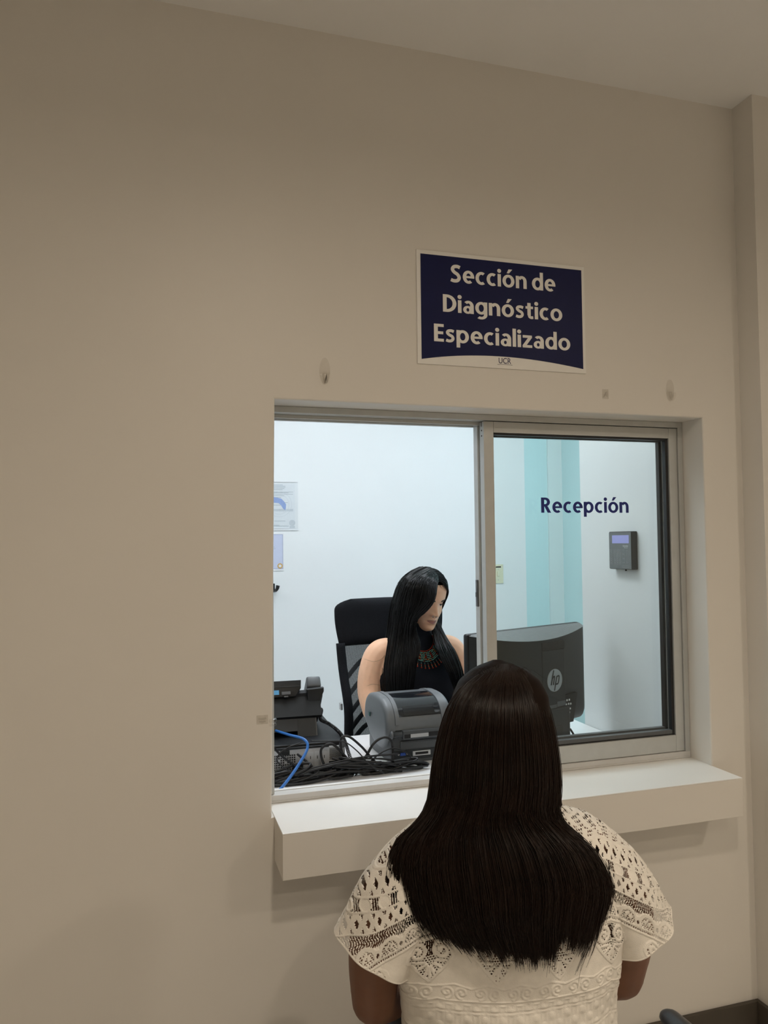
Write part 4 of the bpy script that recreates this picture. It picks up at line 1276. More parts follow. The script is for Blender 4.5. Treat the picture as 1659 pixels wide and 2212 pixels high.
def shell(guides, k, shrink_to, f, sub=6):
    """smooth sheet through the guides, drawn back a little towards an inner axis: the dense hair under the strands"""
    G = np.stack([spline(g, k) for g in guides])
    m = len(G)
    u = np.linspace(0, m-1, (m-1)*sub+1)
    i = np.clip(u.astype(int), 0, m-2); q = (u-i)[:, None, None]
    S = G[i]*(1-q)+G[i+1]*q
    S = S+(shrink_to(S)-S)*f
    a, b_ = S.shape[:2]
    Fc = [(x*b_+y, (x+1)*b_+y, (x+1)*b_+y+1, x*b_+y+1) for x in range(a-1) for y in range(b_-1)]
    return S.reshape(-1, 3), np.array(Fc)

def to_local(V, loc, rz):
    V = np.asarray(V)-np.asarray(loc)
    c, s = math.cos(-rz), math.sin(-rz)
    return np.stack([V[..., 0]*c-V[..., 1]*s, V[..., 0]*s+V[..., 1]*c, V[..., 2]], -1)

# ------------------------------------------------------------------ visitor sitting with her back to us
FL, FR = (0.271, -0.685, 0.0), -0.15
fp_ = empty('person', FL, FR, label='person seen from behind with long dark brown hair and white lace blouse', cat='person')
fp_['skin'] = 'skin_warm'
rings_f = [(0.44, 0, 0.01, 0.185, 0.135), (0.55, 0, 0.0, 0.170, 0.122), (0.66, 0, -0.002, 0.160, 0.110), (0.74, 0, -0.004, 0.168, 0.108), (0.82, 0, -0.006, 0.178, 0.106),
           (0.87, 0, -0.008, 0.172, 0.098), (0.91, 0, -0.006, 0.150, 0.085), (0.945, 0, -0.002, 0.110, 0.068), (0.975, 0, 0.004, 0.066, 0.056), (1.01, 0, 0.012, 0.052, 0.052), (1.06, 0, 0.020, 0.050, 0.052)]
parts = [loft_np(rings_f)]
for s in (-1, 1):
    parts.append(limb([(s*0.105, 0, 0.915), (s*0.165, 0, 0.885), (s*0.203, 0.0, 0.82), (s*0.214, 0.012, 0.755), (s*0.213, 0.035, 0.675)], [0.046, 0.050, 0.046, 0.043, 0.037]))
    parts.append(limb([(s*0.213, 0.035, 0.675), (s*0.180, 0.10, 0.640), (s*0.120, 0.185, 0.600), (s*0.095, 0.225, 0.585)], [0.037, 0.037, 0.028, 0.023]))
    f = np.array([-s*0.35, 0.93, -0.10]); f /= np.linalg.norm(f)
    sd = np.cross(f, [0, 0, 1.0]); sd /= np.linalg.norm(sd)
    parts += hand((s*0.093, 0.232, 0.583), f, sd, np.cross(sd, f), s)
me = remesh(parts, 0.0045)
HEADF = Tr(0.0, 0.012, 1.098) @ RotX(math.radians(-6))
hv, hf_ = head_np(1.0)
bm = bmesh.new(); bm.from_mesh(me)
for V, Fc in ((hv, hf_), ear_np(-1), ear_np(1)):
    V = xform(V, HEADF)
    vs_ = [bm.verts.new(tuple(p)) for p in V]
    for q in Fc: bm.faces.new([vs_[i] for i in q])
bm.to_mesh(me); bm.free()
link('body', me, 'skin_warm', fp_, True)
face_parts(fp_, HEADF, 1.0, 0.2)
# trousers and shoes (below the frame)
parts = [loft_np([(0.425, 0, 0.03, 0.17, 0.15), (0.45, 0, 0.02, 0.20, 0.16), (0.50, 0, 0.01, 0.192, 0.145), (0.56, 0, 0.0, 0.172, 0.125)])]
for s in (-1, 1):
    parts.append(limb([(s*0.10, 0.03, 0.50), (s*0.115, 0.22, 0.515), (s*0.11, 0.40, 0.515)], [0.085, 0.075, 0.062]))
    parts.append(limb([(s*0.11, 0.41, 0.505), (s*0.11, 0.40, 0.30), (s*0.11, 0.37, 0.09)], [0.060, 0.055, 0.042]))
me = remesh(parts, 0.008)
link('trousers', me, 'trousers_dark', fp_, True)
for s in (-1, 1):
    V, Fc = limb([(s*0.11, 0.36, 0.045), (s*0.112, 0.42, 0.042), (s*0.116, 0.53, 0.032)], [0.038, 0.040, 0.030], 16)
    V[:, 2] = np.maximum(V[:, 2], 0.002)
    b = B(); b.add(V, Fc); b.build('shoe', 'black_plastic', fp_, True)

# --- lace pattern, drawn once on a fine grid: 0 = open hole, >0 = thickness of the thread
RX, RZ, RS = 0.34, (0.48, 1.02), 0.0005
GX = int(2*RX/RS); GZ = int((RZ[1]-RZ[0])/RS)
xs = (np.arange(GX)+0.5)*RS-RX
zs = (np.arange(GZ)+0.5)*RS+RZ[0]
XX, ZZ = np.meshgrid(xs, zs)
H = np.full(XX.shape, 0.35)
def band(z0, z1): return (ZZ >= z0) & (ZZ < z1)
def per(p, off=0.0): return (XX-off+p/2) % p-p/2
def net(p, w):
    """hexagonal net: True where open"""
    u = XX/p; v = ZZ/(p*0.866)
    r = np.floor(v)
    uu = (u+0.5*(r % 2)) % 1-0.5; vv = v-r-0.5
    return np.maximum(np.abs(uu)*2, np.abs(vv)*2)+0.35*np.minimum(np.abs(uu), np.abs(vv)) < 1-w
def line(z, h, v=0.8):
    H[band(z-h/2, z+h/2)] = v
NET = net(0.0040, 0.36)
fine_threads = (np.abs(per(0.0032)) < 0.0011)
# upper floral net
m_ = band(0.953, 1.02)
q = np.sin(XX*330+np.sin(ZZ*260)*1.3)*np.sin(ZZ*300+XX*60)
H[m_ & (q < 0.05) & NET] = 0
H[m_ & (q >= 0.05)] = 0.6
# two rows of diamond eyelets
for zc in (0.938, 0.898):
    m_ = band(zc-0.012, zc+0.012)
    x = per(0.0155)
    H[m_] = 0.6
    H[m_ & ((np.abs(x)/0.0030+np.abs(ZZ-zc)/0.0062) < 1)] = 0
    x2 = per(0.0155, 0.00775)
    H[m_ & (np.abs(x2) < 0.0030-(0.011-np.abs(ZZ-zc))*0.45) & (np.abs(ZZ-zc) < 0.0105) & fine_threads] = 0
    for dz in (0.0125, -0.0125): line(zc+dz, 0.0016, 0.9)
# ring row
m_ = band(0.9115, 0.9245)
x = per(0.026); r = np.sqrt(x**2+((ZZ-0.918)*1.05)**2)
H[m_ & fine_threads] = 0
H[m_ & (r < 0.0088)] = 0.40
H[m_ & (np.abs(r-0.0080) < 0.0010)] = 0.9
# fringe of loose threads
m_ = band(0.866, 0.8848)
sway = 0.0016*np.sin(ZZ*420+np.floor(XX/0.03)*1.3)
H[m_] = 0.55
H[m_ & (np.abs((XX+sway+0.0018) % 0.0036-0.0018) < 0.00115)] = 0
# scalloped arches over net, with petals and teardrops
m_ = band(0.846, 0.876)
x = per(0.034); r = np.sqrt(x**2+((ZZ-0.851)*0.86)**2)
H[m_ & (r < 0.0118) & NET] = 0
H[m_ & (r < 0.0118) & ~NET] = 0.4
H[m_ & (r >= 0.0115) & (r < 0.0175)] = 0.85
for cx, cz, sx, sz in ((-0.0035, 0.8565, 0.0022, 0.0045), (0.0035, 0.8565, 0.0022, 0.0045), (0.0, 0.8605, 0.0018, 0.0030)):
    H[m_ & (((x-cx-0.3*(ZZ-cz))/sx)**2+((ZZ-cz)/sz)**2 < 1)] = 0.9
x2 = per(0.034, 0.017); e = (x2/0.0058)**2+((ZZ-0.8535)/0.0085)**2
H[m_ & (e < 1)] = 0.9
H[m_ & ((x2/0.0019)**2+((ZZ-0.8525)/0.0032)**2 < 1)] = 0
# border with pinholes
H[band(0.836, 0.847)] = 0.6
H[band(0.8405, 0.8425) & (np.abs(per(0.0036)) < 0.0011)] = 0
line(0.8455, 0.0016, 0.95); line(0.8375, 0.0016, 0.95)
# hearts with scrolls
def stamp(pts, w, v):
    for (px, pz) in pts:
        i0 = int((px-w+RX)/RS); i1 = int((px+w+RX)/RS)+2; j0 = int((pz-w-RZ[0])/RS); j1 = int((pz+w-RZ[0])/RS)+2
        if i0 < 0 or j0 < 0 or i1 >= GX or j1 >= GZ: continue
        d = (XX[j0:j1, i0:i1]-px)**2+(ZZ[j0:j1, i0:i1]-pz)**2
        sub = H[j0:j1, i0:i1]
        if v == 0: sub[d < w*w] = 0
        else: np.maximum(sub, np.where(d < w*w, v*np.sqrt(np.clip(1-0.6*d/(w*w), 0, 1)), 0), out=sub)
def spiral(cx, cz, s, r0, turns, up=1):
    t = np.linspace(0, 1, 90)
    a = PI/2+t*turns*2*PI
    rr = r0*(1-0.80*t)
    return np.stack([cx+s*rr*np.cos(a), cz+up*rr*np.sin(a)], 1)
for hx in np.arange(-0.239, 0.29, 0.094):
    x = XX-hx; z = ZZ-0.8045
    hw = np.where(z > 0.006, 0.0345*np.sqrt(np.clip(1-((z-0.006)/0.027)**2, 0, 1)), 0.0345*np.clip((z+0.034)/0.040, 0, 1)**0.85)
    inh = (np.abs(x) < hw) & (z < 0.029) & (z > -0.034)
    deep = inh & (np.abs(x) < hw-0.0055)
    H[inh] = 0.75
    H[deep & NET] = 0
    H[deep & ~NET] = 0.35
    H[deep & (np.abs(x) < 0.006) & (z > 0.008) & (np.abs((x+0.0015) % 0.003-0.0015) < 0.0009)] = 0
    for s in (-1, 1):
        stamp(spiral(hx+s*0.0165, 0.8185, s, 0.0125, 1.35), 0.0027, 0.95)
        for k in range(3):
            t = np.linspace(0, 1, 20)[:, None]
            p = np.array([hx, 0.802])+t*np.array([[s*(0.006+0.008*k), -0.020+0.011*k]])
            stamp(p[6:], 0.0021, 0.9)
    stamp(np.stack([np.full(20, hx), np.linspace(0.778, 0.795, 20)], 1), 0.0020, 0.9)
lined = (ZZ < 0.7715)
H[lined] = 0.35
# lined lower part: relief only
for hx in np.arange(-0.30, 0.31, 0.047):
    for s in (-1, 1):
        stamp(spiral(hx+s*0.0105, 0.7575, s, 0.0095, 1.3, -1), 0.0019, 0.9)
    stamp(np.stack([hx+0.0235*np.linspace(-1, 1, 60), 0.7700-0.006*np.abs(np.linspace(-1, 1, 60))], 1), 0.0016, 0.8)
line(0.7455, 0.0024, 0.95)
m_ = ZZ < 0.741
chk = (np.floor(XX/0.0125)+np.floor(ZZ/0.0125)) % 2
bx = (XX/0.0125) % 1; bz = (ZZ/0.0125) % 1
H[m_] = np.where(chk > 0.5, 0.35+0.55*np.sin(PI*bx)*np.sin(PI*bz), 0.30+0.10*np.sin(PI*bx*3))[m_]
H[m_ & (np.abs((ZZ % 0.0375)-0.018) < 0.0014)] = 0.15

def lace_at(x, z):
    i = np.clip(((x+RX)/RS).astype(int), 0, GX-1); j = np.clip(((z-RZ[0])/RS).astype(int), 0, GZ-1)
    return H[j, i]

def lace_grid(P, name, parent, zp, m='lace_cotton', amp=0.0024):
    """P (a,b,3) surface grid; holes cut, threads raised along the normal"""
    a, b_ = P.shape[:2]
    h = lace_at(P[..., 0], zp)
    du = np.gradient(P, axis=0); dv = np.gradient(P, axis=1)
    N = np.cross(du, dv); N /= np.linalg.norm(N, axis=2, keepdims=True)+1e-9
    c = P.reshape(-1, 3).mean(0)
    if ((P-c)*N).sum() < 0: N = -N
    V = (P+N*(h*amp)[..., None]).reshape(-1, 3)
    idx = np.arange(a*b_).reshape(a, b_)
    ctr = (P[:-1, :-1]+P[1:, :-1]+P[:-1, 1:]+P[1:, 1:])/4; zc_ = (zp[:-1, :-1]+zp[1:, :-1]+zp[:-1, 1:]+zp[1:, 1:])/4
    ok = lace_at(ctr[..., 0], zc_) > 0.01
    Fc = np.stack([idx[:-1, :-1][ok], idx[1:, :-1][ok], idx[1:, 1:][ok], idx[:-1, 1:][ok]], 1)
    used = np.unique(Fc)
    rm = np.zeros(a*b_, int); rm[used] = np.arange(len(used))
    return from_np(name, V[used], rm[Fc], m, parent, True)

# blouse body: loft like the torso, a little wider; dense at the back
rings_b = np.array([(0.50, 0, 0.0, 0.190, 0.140), (0.58, 0, -0.002, 0.176, 0.127), (0.66, 0, -0.004, 0.171, 0.1195), (0.74, 0, -0.006, 0.180, 0.1185), (0.80, 0, -0.008, 0.190, 0.1175),
           (0.85, 0, -0.010, 0.187, 0.1125), (0.89, 0, -0.010, 0.170, 0.103), (0.925, 0, -0.006, 0.140, 0.088), (0.95, 0, -0.003, 0.112, 0.0765), (0.970, 0, 0.002, 0.088, 0.070)])
R = spline(rings_b, 900)
zr_ = np.concatenate([np.linspace(0.50, 0.66, 40)[:-1], np.linspace(0.66, 0.970, 390)])
R = np.stack([np.interp(zr_, R[:, 0], R[:, k_]) for k_ in range(5)], 1)
ang_ = np.concatenate([np.linspace(-PI*1.06, PI*0.06, 620), np.linspace(PI*0.06, PI*0.94, 70)[1:]])
c, s_ = np.cos(ang_), np.sin(ang_)
e = 2/2.3
ex = np.sign(c)*np.abs(c)**e; ey = np.sign(s_)*np.abs(s_)**e
fold = 0.0022*np.sin(ang_*9+1.0)
P = np.stack([R[:, None, 1]+R[:, None, 3]*ex[None, :], R[:, None, 2]+R[:, None, 4]*ey[None, :], np.broadcast_to(R[:, None, 0], (len(R), len(ang_)))], 2).copy()
low = np.clip((0.80-P[..., 2])/0.2, 0, 1)
P[..., 1] += fold[None, :]*low*2+0.004*np.sin(P[..., 2]*70+P[..., 0]*18)*low
zp = P[..., 2]+0.55*np.maximum(0, np.abs(P[..., 0])-0.135)
bl = empty('blouse', parent=fp_, label='white cotton lace blouse with short flared sleeves')
lace_grid(P, 'bodice', bl, zp)
# inner lining below the yoke
R2 = spline(rings_b, 60); R2 = R2[R2[:, 0] < 0.766]
a2 = np.linspace(0, 2*PI, 73)
Pl = np.stack([R2[:, None, 1]+(R2[:, None, 3]-0.003)*(np.sign(np.cos(a2))*np.abs(np.cos(a2))**e)[None, :], R2[:, None, 2]+(R2[:, None, 4]-0.003)*(np.sign(np.sin(a2))*np.abs(np.sin(a2))**e)[None, :], np.broadcast_to(R2[:, None, 0], (len(R2), 73))], 2)
idx = np.arange(Pl.shape[0]*73).reshape(-1, 73)
from_np('lining', Pl.reshape(-1, 3), np.stack([idx[:-1, :-1].ravel(), idx[1:, :-1].ravel(), idx[1:, 1:].ravel(), idx[:-1, 1:].ravel()], 1), 'lace_cotton', bl)
for s in (-1, 1):
    n1, n2 = 250, 390
    u = np.linspace(0, 1, n1)
    cen = spline([(s*0.055, -0.004, 0.942), (s*0.118, -0.006, 0.912), (s*0.176, -0.004, 0.850), (s*0.2165, 0.0, 0.775)], n1)
    ra = np.interp(u, [0, 0.3, 0.65, 0.92, 1], [0.040, 0.058, 0.066, 0.067, 0.069])   # in the frontal plane
    rb = np.interp(u, [0, 0.3, 0.65, 0.92, 1], [0.070, 0.084, 0.084, 0.080, 0.082])     # front to back
    T = np.gradient(cen, axis=0); T /= np.linalg.norm(T, axis=1, keepdims=True)
    nrm = np.stack([-T[:, 2]*s, np.zeros(n1), T[:, 0]*s], 1)
    nrm *= np.sign(nrm[:, 2:3])
    av = np.linspace(0, 2*PI, n2)
    rip = 1+0.035*np.sin(av*7+0.7)[None, :]*u[:, None]**2
    Ps = cen[:, None, :]+nrm[:, None, :]*(ra[:, None]*np.cos(av)[None, :]*rip)[..., None]
    Ps[..., 1] += -(rb[:, None]*np.sin(av)[None, :]*rip)
    zp = Ps[..., 2]+0.55*np.maximum(0, np.abs(Ps[..., 0])-0.135)
    lace_grid(Ps, 'sleeve', bl, zp)
    V, Fc = tube_np(Ps[-1, ::4], 0.0016, 6, cap=False)
    b = B(); b.add(V, Fc); b.build('hem', 'lace_cotton', bl, True)

# --- visitor's hair: guides fan from the parting over the head and down the back
lev = [1433, 1450, 1480, 1520, 1560, 1600, 1650, 1700, 1735, 1760, 1785, 1810, 1840, 1870, 1900, 1935, 1965, 2000, 2035, 2070, 2110]
HL = [1078, 1040, 1000, 972, 957, 946, 936, 931, 926, 914, 892, 862, 847, 840, 842, 849, 858, 876, 904, 945, 968]
HR = [1104, 1136, 1163, 1180, 1192, 1200, 1207, 1210, 1206, 1204, 1222, 1262, 1293, 1311, 1322, 1326, 1318, 1306, 1296, 1280, 1262]
#    depth of the axis, and how far the hair stands behind it
DC = [1.270, 1.268, 1.265, 1.262, 1.258, 1.255, 1.252, 1.248, 1.240, 1.236, 1.232, 1.226, 1.220, 1.215, 1.208, 1.200, 1.192, 1.184, 1.176, 1.168, 1.160]
DD = [0.012, 0.045, 0.078, 0.100, 0.110, 0.113, 0.110, 0.102, 0.096, 0.094, 0.096, 0.099, 0.102, 0.104, 0.104, 0.102, 0.098, 0.093, 0.087, 0.082, 0.076]
lev, HL, HR, DC, DD = map(np.array, (lev, HL, HR, DC, DD))
def end_y(a):
    return np.interp(a, [-1, -0.9, -0.8, -0.65, -0.45, -0.2, 0, 0.3, 0.5, 0.58, 0.64, 0.70, 0.85, 0.94, 1.0], [1950, 1990, 2012, 2036, 2050, 2060, 2070, 2074, 2064, 2035, 2012, 2048, 2048, 2010, 1930])
def hair_pt(a, y, push=0.0):
    L = np.interp(y, lev, HL); Rr = np.interp(y, lev, HR); dc = np.interp(y, lev, DC); dd = np.interp(y, lev, DD)
    # strands gather towards the tips, leaving notches at the hem
    px = (L+Rr)/2+a*(Rr-L)/2
    dp = dc-dd*np.sqrt(np.clip(1-a*a*0.97, 0, 1))+push
    return px, dp
ks = 20
def strand_set(n, push, radius, lo=-1.0, hi=1.0, ragged=13):
    a = RNG.uniform(lo, hi, n)
    a = np.sign(a)*np.abs(a)**0.92
    cl = np.linspace(-1, 1, 46)+RNG.normal(0, 0.012, 46)
    ac = cl[np.argmin(np.abs(a[:, None]-cl[None, :]), 1)]
    t = np.linspace(0, 1, ks)[None, :]
    aa = a[:, None]+(ac-a)[:, None]*(0.42*np.clip((t-0.55)/0.45, 0, 1)**1.5)
    ye = end_y(a)+RNG.normal(0, ragged, n)-np.abs(RNG.normal(0, 20, n))*(np.abs(a) > 0.8)+9*np.sin(ac*31)-10
    y0_ = 1434+RNG.uniform(0, 10, n)
    y = y0_[:, None]+(ye-y0_)[:, None]*t**1.25
    px, dp = hair_pt(aa, y, push)
    dp = dp+RNG.normal(0, 0.0018, n)[:, None]*np.minimum(1, t*5)
    px = px+RNG.normal(0, 2.2, n)[:, None]*np.minimum(1, t*5)+(RNG.normal(0, 5, n)[:, None]*t**3)
    wob = np.sin(RNG.uniform(0, 6.28, n)[:, None]+t*RNG.uniform(4, 9, n)[:, None])
    px = px+wob*1.6*t+2.2*np.sin(ac*57)[:, None]*t*t
    dp = dp-0.0022*np.cos(ac*43)[:, None]*np.clip(t*3-0.6, 0, 1)*(np.abs(a) < 0.93)[:, None]
    d = FW[None, None, :]+RT[None, None, :]*((px-829.5)/F_PX)[..., None]+UP[None, None, :]*((1106-y)/F_PX)[..., None]
    return CAM+d*dp[..., None]
tp = np.interp(np.linspace(0, 1, ks), [0, 0.1, 0.8, 1], [0.8, 1, 1, 0.35])
C = np.concatenate([strand_set(6300, 0.0, 1), strand_set(1500, 0.012, 1), strand_set(700, 0.004, 1, -1.0, -0.86, 40), strand_set(600, 0.004, 1, 0.86, 1.0, 40)])
# loose strands at both sides
loose = []
for k in range(16):
    sx = 1206+random.uniform(-4, 5)
    loose.append(spline([at(1196, 1600, 1.23), at(sx, 1680, 1.235), at(sx+random.uniform(-4, 4), 1730, 1.24), at(sx-4+random.uniform(-9, 6), 1745+random.uniform(0, 22), 1.245)], ks))
for k in range(14):
    sx = 850+random.uniform(-14, 22)
    loose.append(spline([at(905, 1775, 1.20), at(870, 1810, 1.19), at(sx, 1860, 1.175), at(sx-6+random.uniform(-8, 8), 1905+random.uniform(0, 40), 1.165)], ks))
for k in range(12):
    sx = 962+random.uniform(-8, 10)
    loose.append(spline([at(950, 1660, 1.19), at(sx-6, 1710, 1.185), at(sx, 1745, 1.18), at(sx-20, 1800, 1.16)], ks))
for k in range(26):   # flyaway hairs on the crown
    a = random.uniform(-0.7, 0.7)
    x0 = 1088+a*70; y0_ = 1438+26*a*a
    loose.append(spline([at(x0, y0_+8, 1.23), at(x0+a*18, y0_-3, 1.225), at(x0+a*42, y0_+2+8*abs(a), 1.22), at(x0+a*60, y0_+16, 1.215)], ks))
C = np.concatenate([C, np.array(loose)])
rad = RNG.uniform(0.00042, 0.00072, len(C)); rad[-len(loose):] = 0.00022
V, Fq = strands(C, rad, 3, tp)
hr = empty('hair', parent=fp_, label='long straight dark brown hair parted on top')
from_np('hair_strands', to_local(V, FL, FR), Fq, 'hair_brown', hr, True)
# dense underlayer
ga = np.linspace(-0.985, 0.985, 41)
S = []
for a in ga:
    ye = end_y(a)-34
    y = 1438+(ye-1438)*np.linspace(0, 1, 40)**1.2
    px, dp = hair_pt(np.full(40, a), y, 0.006)
    S.append(np.array([at(x_, y_, d_) for x_, y_, d_ in zip(px, y, dp)]))
S = np.array(S)
idx = np.arange(41*40).reshape(41, 40)
Fu = np.stack([idx[:-1, :-1].ravel(), idx[1:, :-1].ravel(), idx[1:, 1:].ravel(), idx[:-1, 1:].ravel()], 1)
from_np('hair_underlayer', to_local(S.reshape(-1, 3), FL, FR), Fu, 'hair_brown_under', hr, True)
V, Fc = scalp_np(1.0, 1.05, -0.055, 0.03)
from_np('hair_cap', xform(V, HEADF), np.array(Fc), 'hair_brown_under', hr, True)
# front locks framing the visitor's face (away from us)
fr_g = []
for s in (-1, 1):
    L = np.array([[(s*0.006, 0.02, 0.118), (s*0.055, 0.035, 0.085), (s*0.080, 0.020, 0.02), (s*0.088, 0.0, -0.06), (s*0.10, 0.01, -0.12), (s*0.11, 0.02, -0.17)],
                  [(s*0.006, 0.05, 0.108), (s*0.050, 0.062, 0.070), (s*0.078, 0.045, 0.01), (s*0.086, 0.028, -0.06), (s*0.098, 0.035, -0.12), (s*0.105, 0.05, -0.18)],
                  [(s*0.006, 0.075, 0.085), (s*0.040, 0.080, 0.062), (s*0.068, 0.062, 0.01), (s*0.078, 0.050, -0.06), (s*0.088, 0.06, -0.12), (s*0.092, 0.07, -0.18)]])
    C2 = guided([xform(g, HEADF) for g in L], 500, 16, 0.002, 0.4)
    fr_g.append(C2)
C2 = np.concatenate(fr_g)
V, Fq = strands(C2, RNG.uniform(0.0006, 0.0010, len(C2)), 3)
from_np('front_locks', V, Fq, 'hair_brown', hr, True)
# ------------------------------------------------------------------ visitor's chair
ch = empty('armchair', (FL[0], FL[1], 0), FR, label='black padded chair with armrests under the seated visitor', cat='chair')
b = B(); b.box(-0.245, 0.245, -0.20, 0.25, 0.345, 0.418, bev=0.025, seg=4); b.build('seat', 'chair_leather', ch, angle=60)
b = B(); b.box(-0.225, 0.225, -0.272, -0.232, 0.42, 0.585, bev=0.018, seg=4); b.build('backrest', 'chair_leather', ch, angle=60)
b = B(); b.box(-0.03, 0.03, -0.262, -0.240, 0.33, 0.45, bev=0.004); b.build('back_bracket', 'black_plastic', ch)
for s in (-1, 1):
    V, Fc = limb([(s*0.376, -0.10, 0.500), (s*0.376, -0.02, 0.508), (s*0.376, 0.10, 0.511), (s*0.374, 0.17, 0.507)], [0.020, 0.026, 0.026, 0.021], 18)
    V[:, 2] = 0.506+(V[:, 2]-0.506)*0.62
    b = B(); b.add(V, Fc); arm = b.build('armrest', 'chair_leather', ch, True)
    b = B(); b.tube(spline([(s*0.375, 0.03, 0.492), (s*0.373, 0.03, 0.43), (s*0.345, 0.03, 0.36), (s*0.20, 0.03, 0.338)], 24), 0.013, 12); b.build('arm_support', 'black_plastic', arm, True)
b = B(); b.lathe([(0.026, 0.10), (0.026, 0.24), (0.045, 0.33), (0.10, 0.345)], 24); b.build('gas_column', 'black_plastic', ch, True)
def star_base(parent, R=0.28):
    for k in range(5):
        a = 2*PI*k/5+0.3
        b = B(); b.prism([(0.02, 0.075), (R, 0.062), (R, 0.078), (0.02, 0.115)], 'y', -0.018, 0.018, bev=0.004, M=RotZ(a))
        lg_ = b.build('leg', 'black_plastic', parent)
        b = B()
        for q in (-0.013, 0.013): b.lathe([(0.026, -0.007), (0.029, -0.003), (0.029, 0.003), (0.026, 0.007)], 18, RotZ(a) @ Tr(R, q, 0.029) @ RotX(PI/2))
        b.tube([(0, 0, 0.03), (0, 0, 0.075)], 0.006, 8, RotZ(a) @ Tr(R, 0, 0))
        b.build('caster', 'black_rubber', lg_)
star_base(ch)

# ------------------------------------------------------------------ receptionist's mesh-back chair
CL = (0.735, 1.145, 0.0); CR = PI+0.02
oc = empty('office_chair', CL, CR, label='black high-back mesh office chair behind the receptionist', cat='chair')
b = B(); b.box(-0.25, 0.25, -0.20, 0.26, 0.43, 0.50, bev=0.03, seg=4); b.build('seat', 'chair_fabric', oc, angle=60)
def back_y(z): return -0.235-0.10*max(0, (z-0.55))*0.9+0.05*math.exp(-((z-0.72)/0.12)**2)
# headrest pad: wide rounded panel
def pad(z0, z1, wf, th, name, m, n1=26, n2=24, parent=None, bow=0.03):
    V, Fc = [], []
    for side in (1, -1):
        for i in range(n1+1):
            v = i/n1; z = z0+(z1-z0)*v
            for j in range(n2+1):
                u = -1+2*j/n2
                w = wf(v)
                e = (1-abs(u)**6)*(1-abs(2*v-1)**6)
                V.append((u*w, back_y(z)+bow*u*u+side*th/2*max(0.03, e)**0.5, z))
    N = (n1+1)*(n2+1)
    for sd in (0, 1):
        for i in range(n1):
            for j in range(n2):
                a = sd*N+i*(n2+1)+j
                q = (a, a+1, a+n2+2, a+n2+1)
                Fc.append(q if sd else q[::-1])
    rim = [i*(n2+1) for i in range(n1+1)]+[n1*(n2+1)+j for j in range(1, n2+1)]+[i*(n2+1)+n2 for i in range(n1-1, -1, -1)]+[j for j in range(n2-1, 0, -1)]
    for a, c in zip(rim, rim[1:]+rim[:1]): Fc.append((a, c, c+N, a+N))
    b = B(); b.add(V, Fc); bmesh.ops.recalc_face_normals(b.bm, faces=b.bm.faces[:])
    return b.build(name, m, parent, angle=70)
def hw(v):
    base = 0.232+0.018*math.sin(min(1, v*1.5)*PI/2)
    if v > 0.72: base -= 0.075*((v-0.72)/0.28)**3.2
    return base
pad(0.972, 1.172, hw, 0.055, 'headrest', 'chair_fabric', parent=oc)
# curved side frame and mesh panel
def fw_(z): return 0.206+0.022*np.clip((z-0.52)/0.46, 0, 1)
for s in (-1, 1):
    P = [(s*fw_(z), back_y(z)+0.030, z) for z in np.linspace(0.50, 0.985, 24)]
    V, Fc = tube_np(P, 0.020, 12)
    b = B(); b.add(V, Fc); b.build('back_frame', 'chair_fabric', oc, True)
V, Fc = [], []
zz = np.linspace(0.53, 0.975, 26); uu = np.linspace(-1, 1, 22)
for z in zz:
    for u in uu: V.append((u*fw_(z), back_y(z)+0.030*u*u+0.006, z))
for i in range(25):
    for j in range(21): Fc.append((i*22+j, i*22+j+1, (i+1)*22+j+1, (i+1)*22+j))
b = B(); b.add(V, Fc); b.build('mesh_panel', 'mesh_black', oc, True)
for k in range(5):
    z0 = 0.60+0.07*k
    for s in (-1, 1):
        P = spline([(s*0.20, back_y(z0)-0.0, z0-0.05), (s*0.12, back_y(z0)-0.030, z0+0.02), (s*0.03, back_y(z0)-0.038, z0+0.055)], 14)
        V, Fc = tube_np(P, 0.010, 8)
        b = B(); b.add(V, Fc); b.build('lumbar_rib', 'black_plastic', oc, True)
b = B(); b.tube(spline([(0, -0.16, 0.42), (0, -0.27, 0.45), (0, -0.315, 0.60), (0, -0.325, 0.80), (0, -0.30, 0.98)], 30), 0.018, 10); b.build('spine', 'black_plastic', oc, True)
b = B(); b.box(0.222, 0.232, -0.26, -0.235, 0.70, 0.728, bev=0.002); b.build('side_tab', 'light_grey', oc)
for s in (-1, 1):
    V, Fc = limb([(s*0.295, -0.14, 0.60), (s*0.295, 0.0, 0.605), (s*0.290, 0.12, 0.60)], [0.020, 0.025, 0.022], 14); V[:, 2] = 0.60+(V[:, 2]-0.60)*0.6
    b = B(); b.add(V, Fc); ar = b.build('armrest', 'soft_black_plastic', oc, True)
    b = B(); b.tube(spline([(s*0.294, -0.02, 0.59), (s*0.296, -0.02, 0.50), (s*0.27, -0.02, 0.43), (s*0.15, -0.02, 0.42)], 20), 0.014, 10); b.build('arm_support', 'black_plastic', ar, True)
b = B(); b.lathe([(0.026, 0.10), (0.026, 0.30), (0.05, 0.40), (0.10, 0.43)], 24); b.build('gas_column', 'black_plastic', oc, True)
star_base(oc)

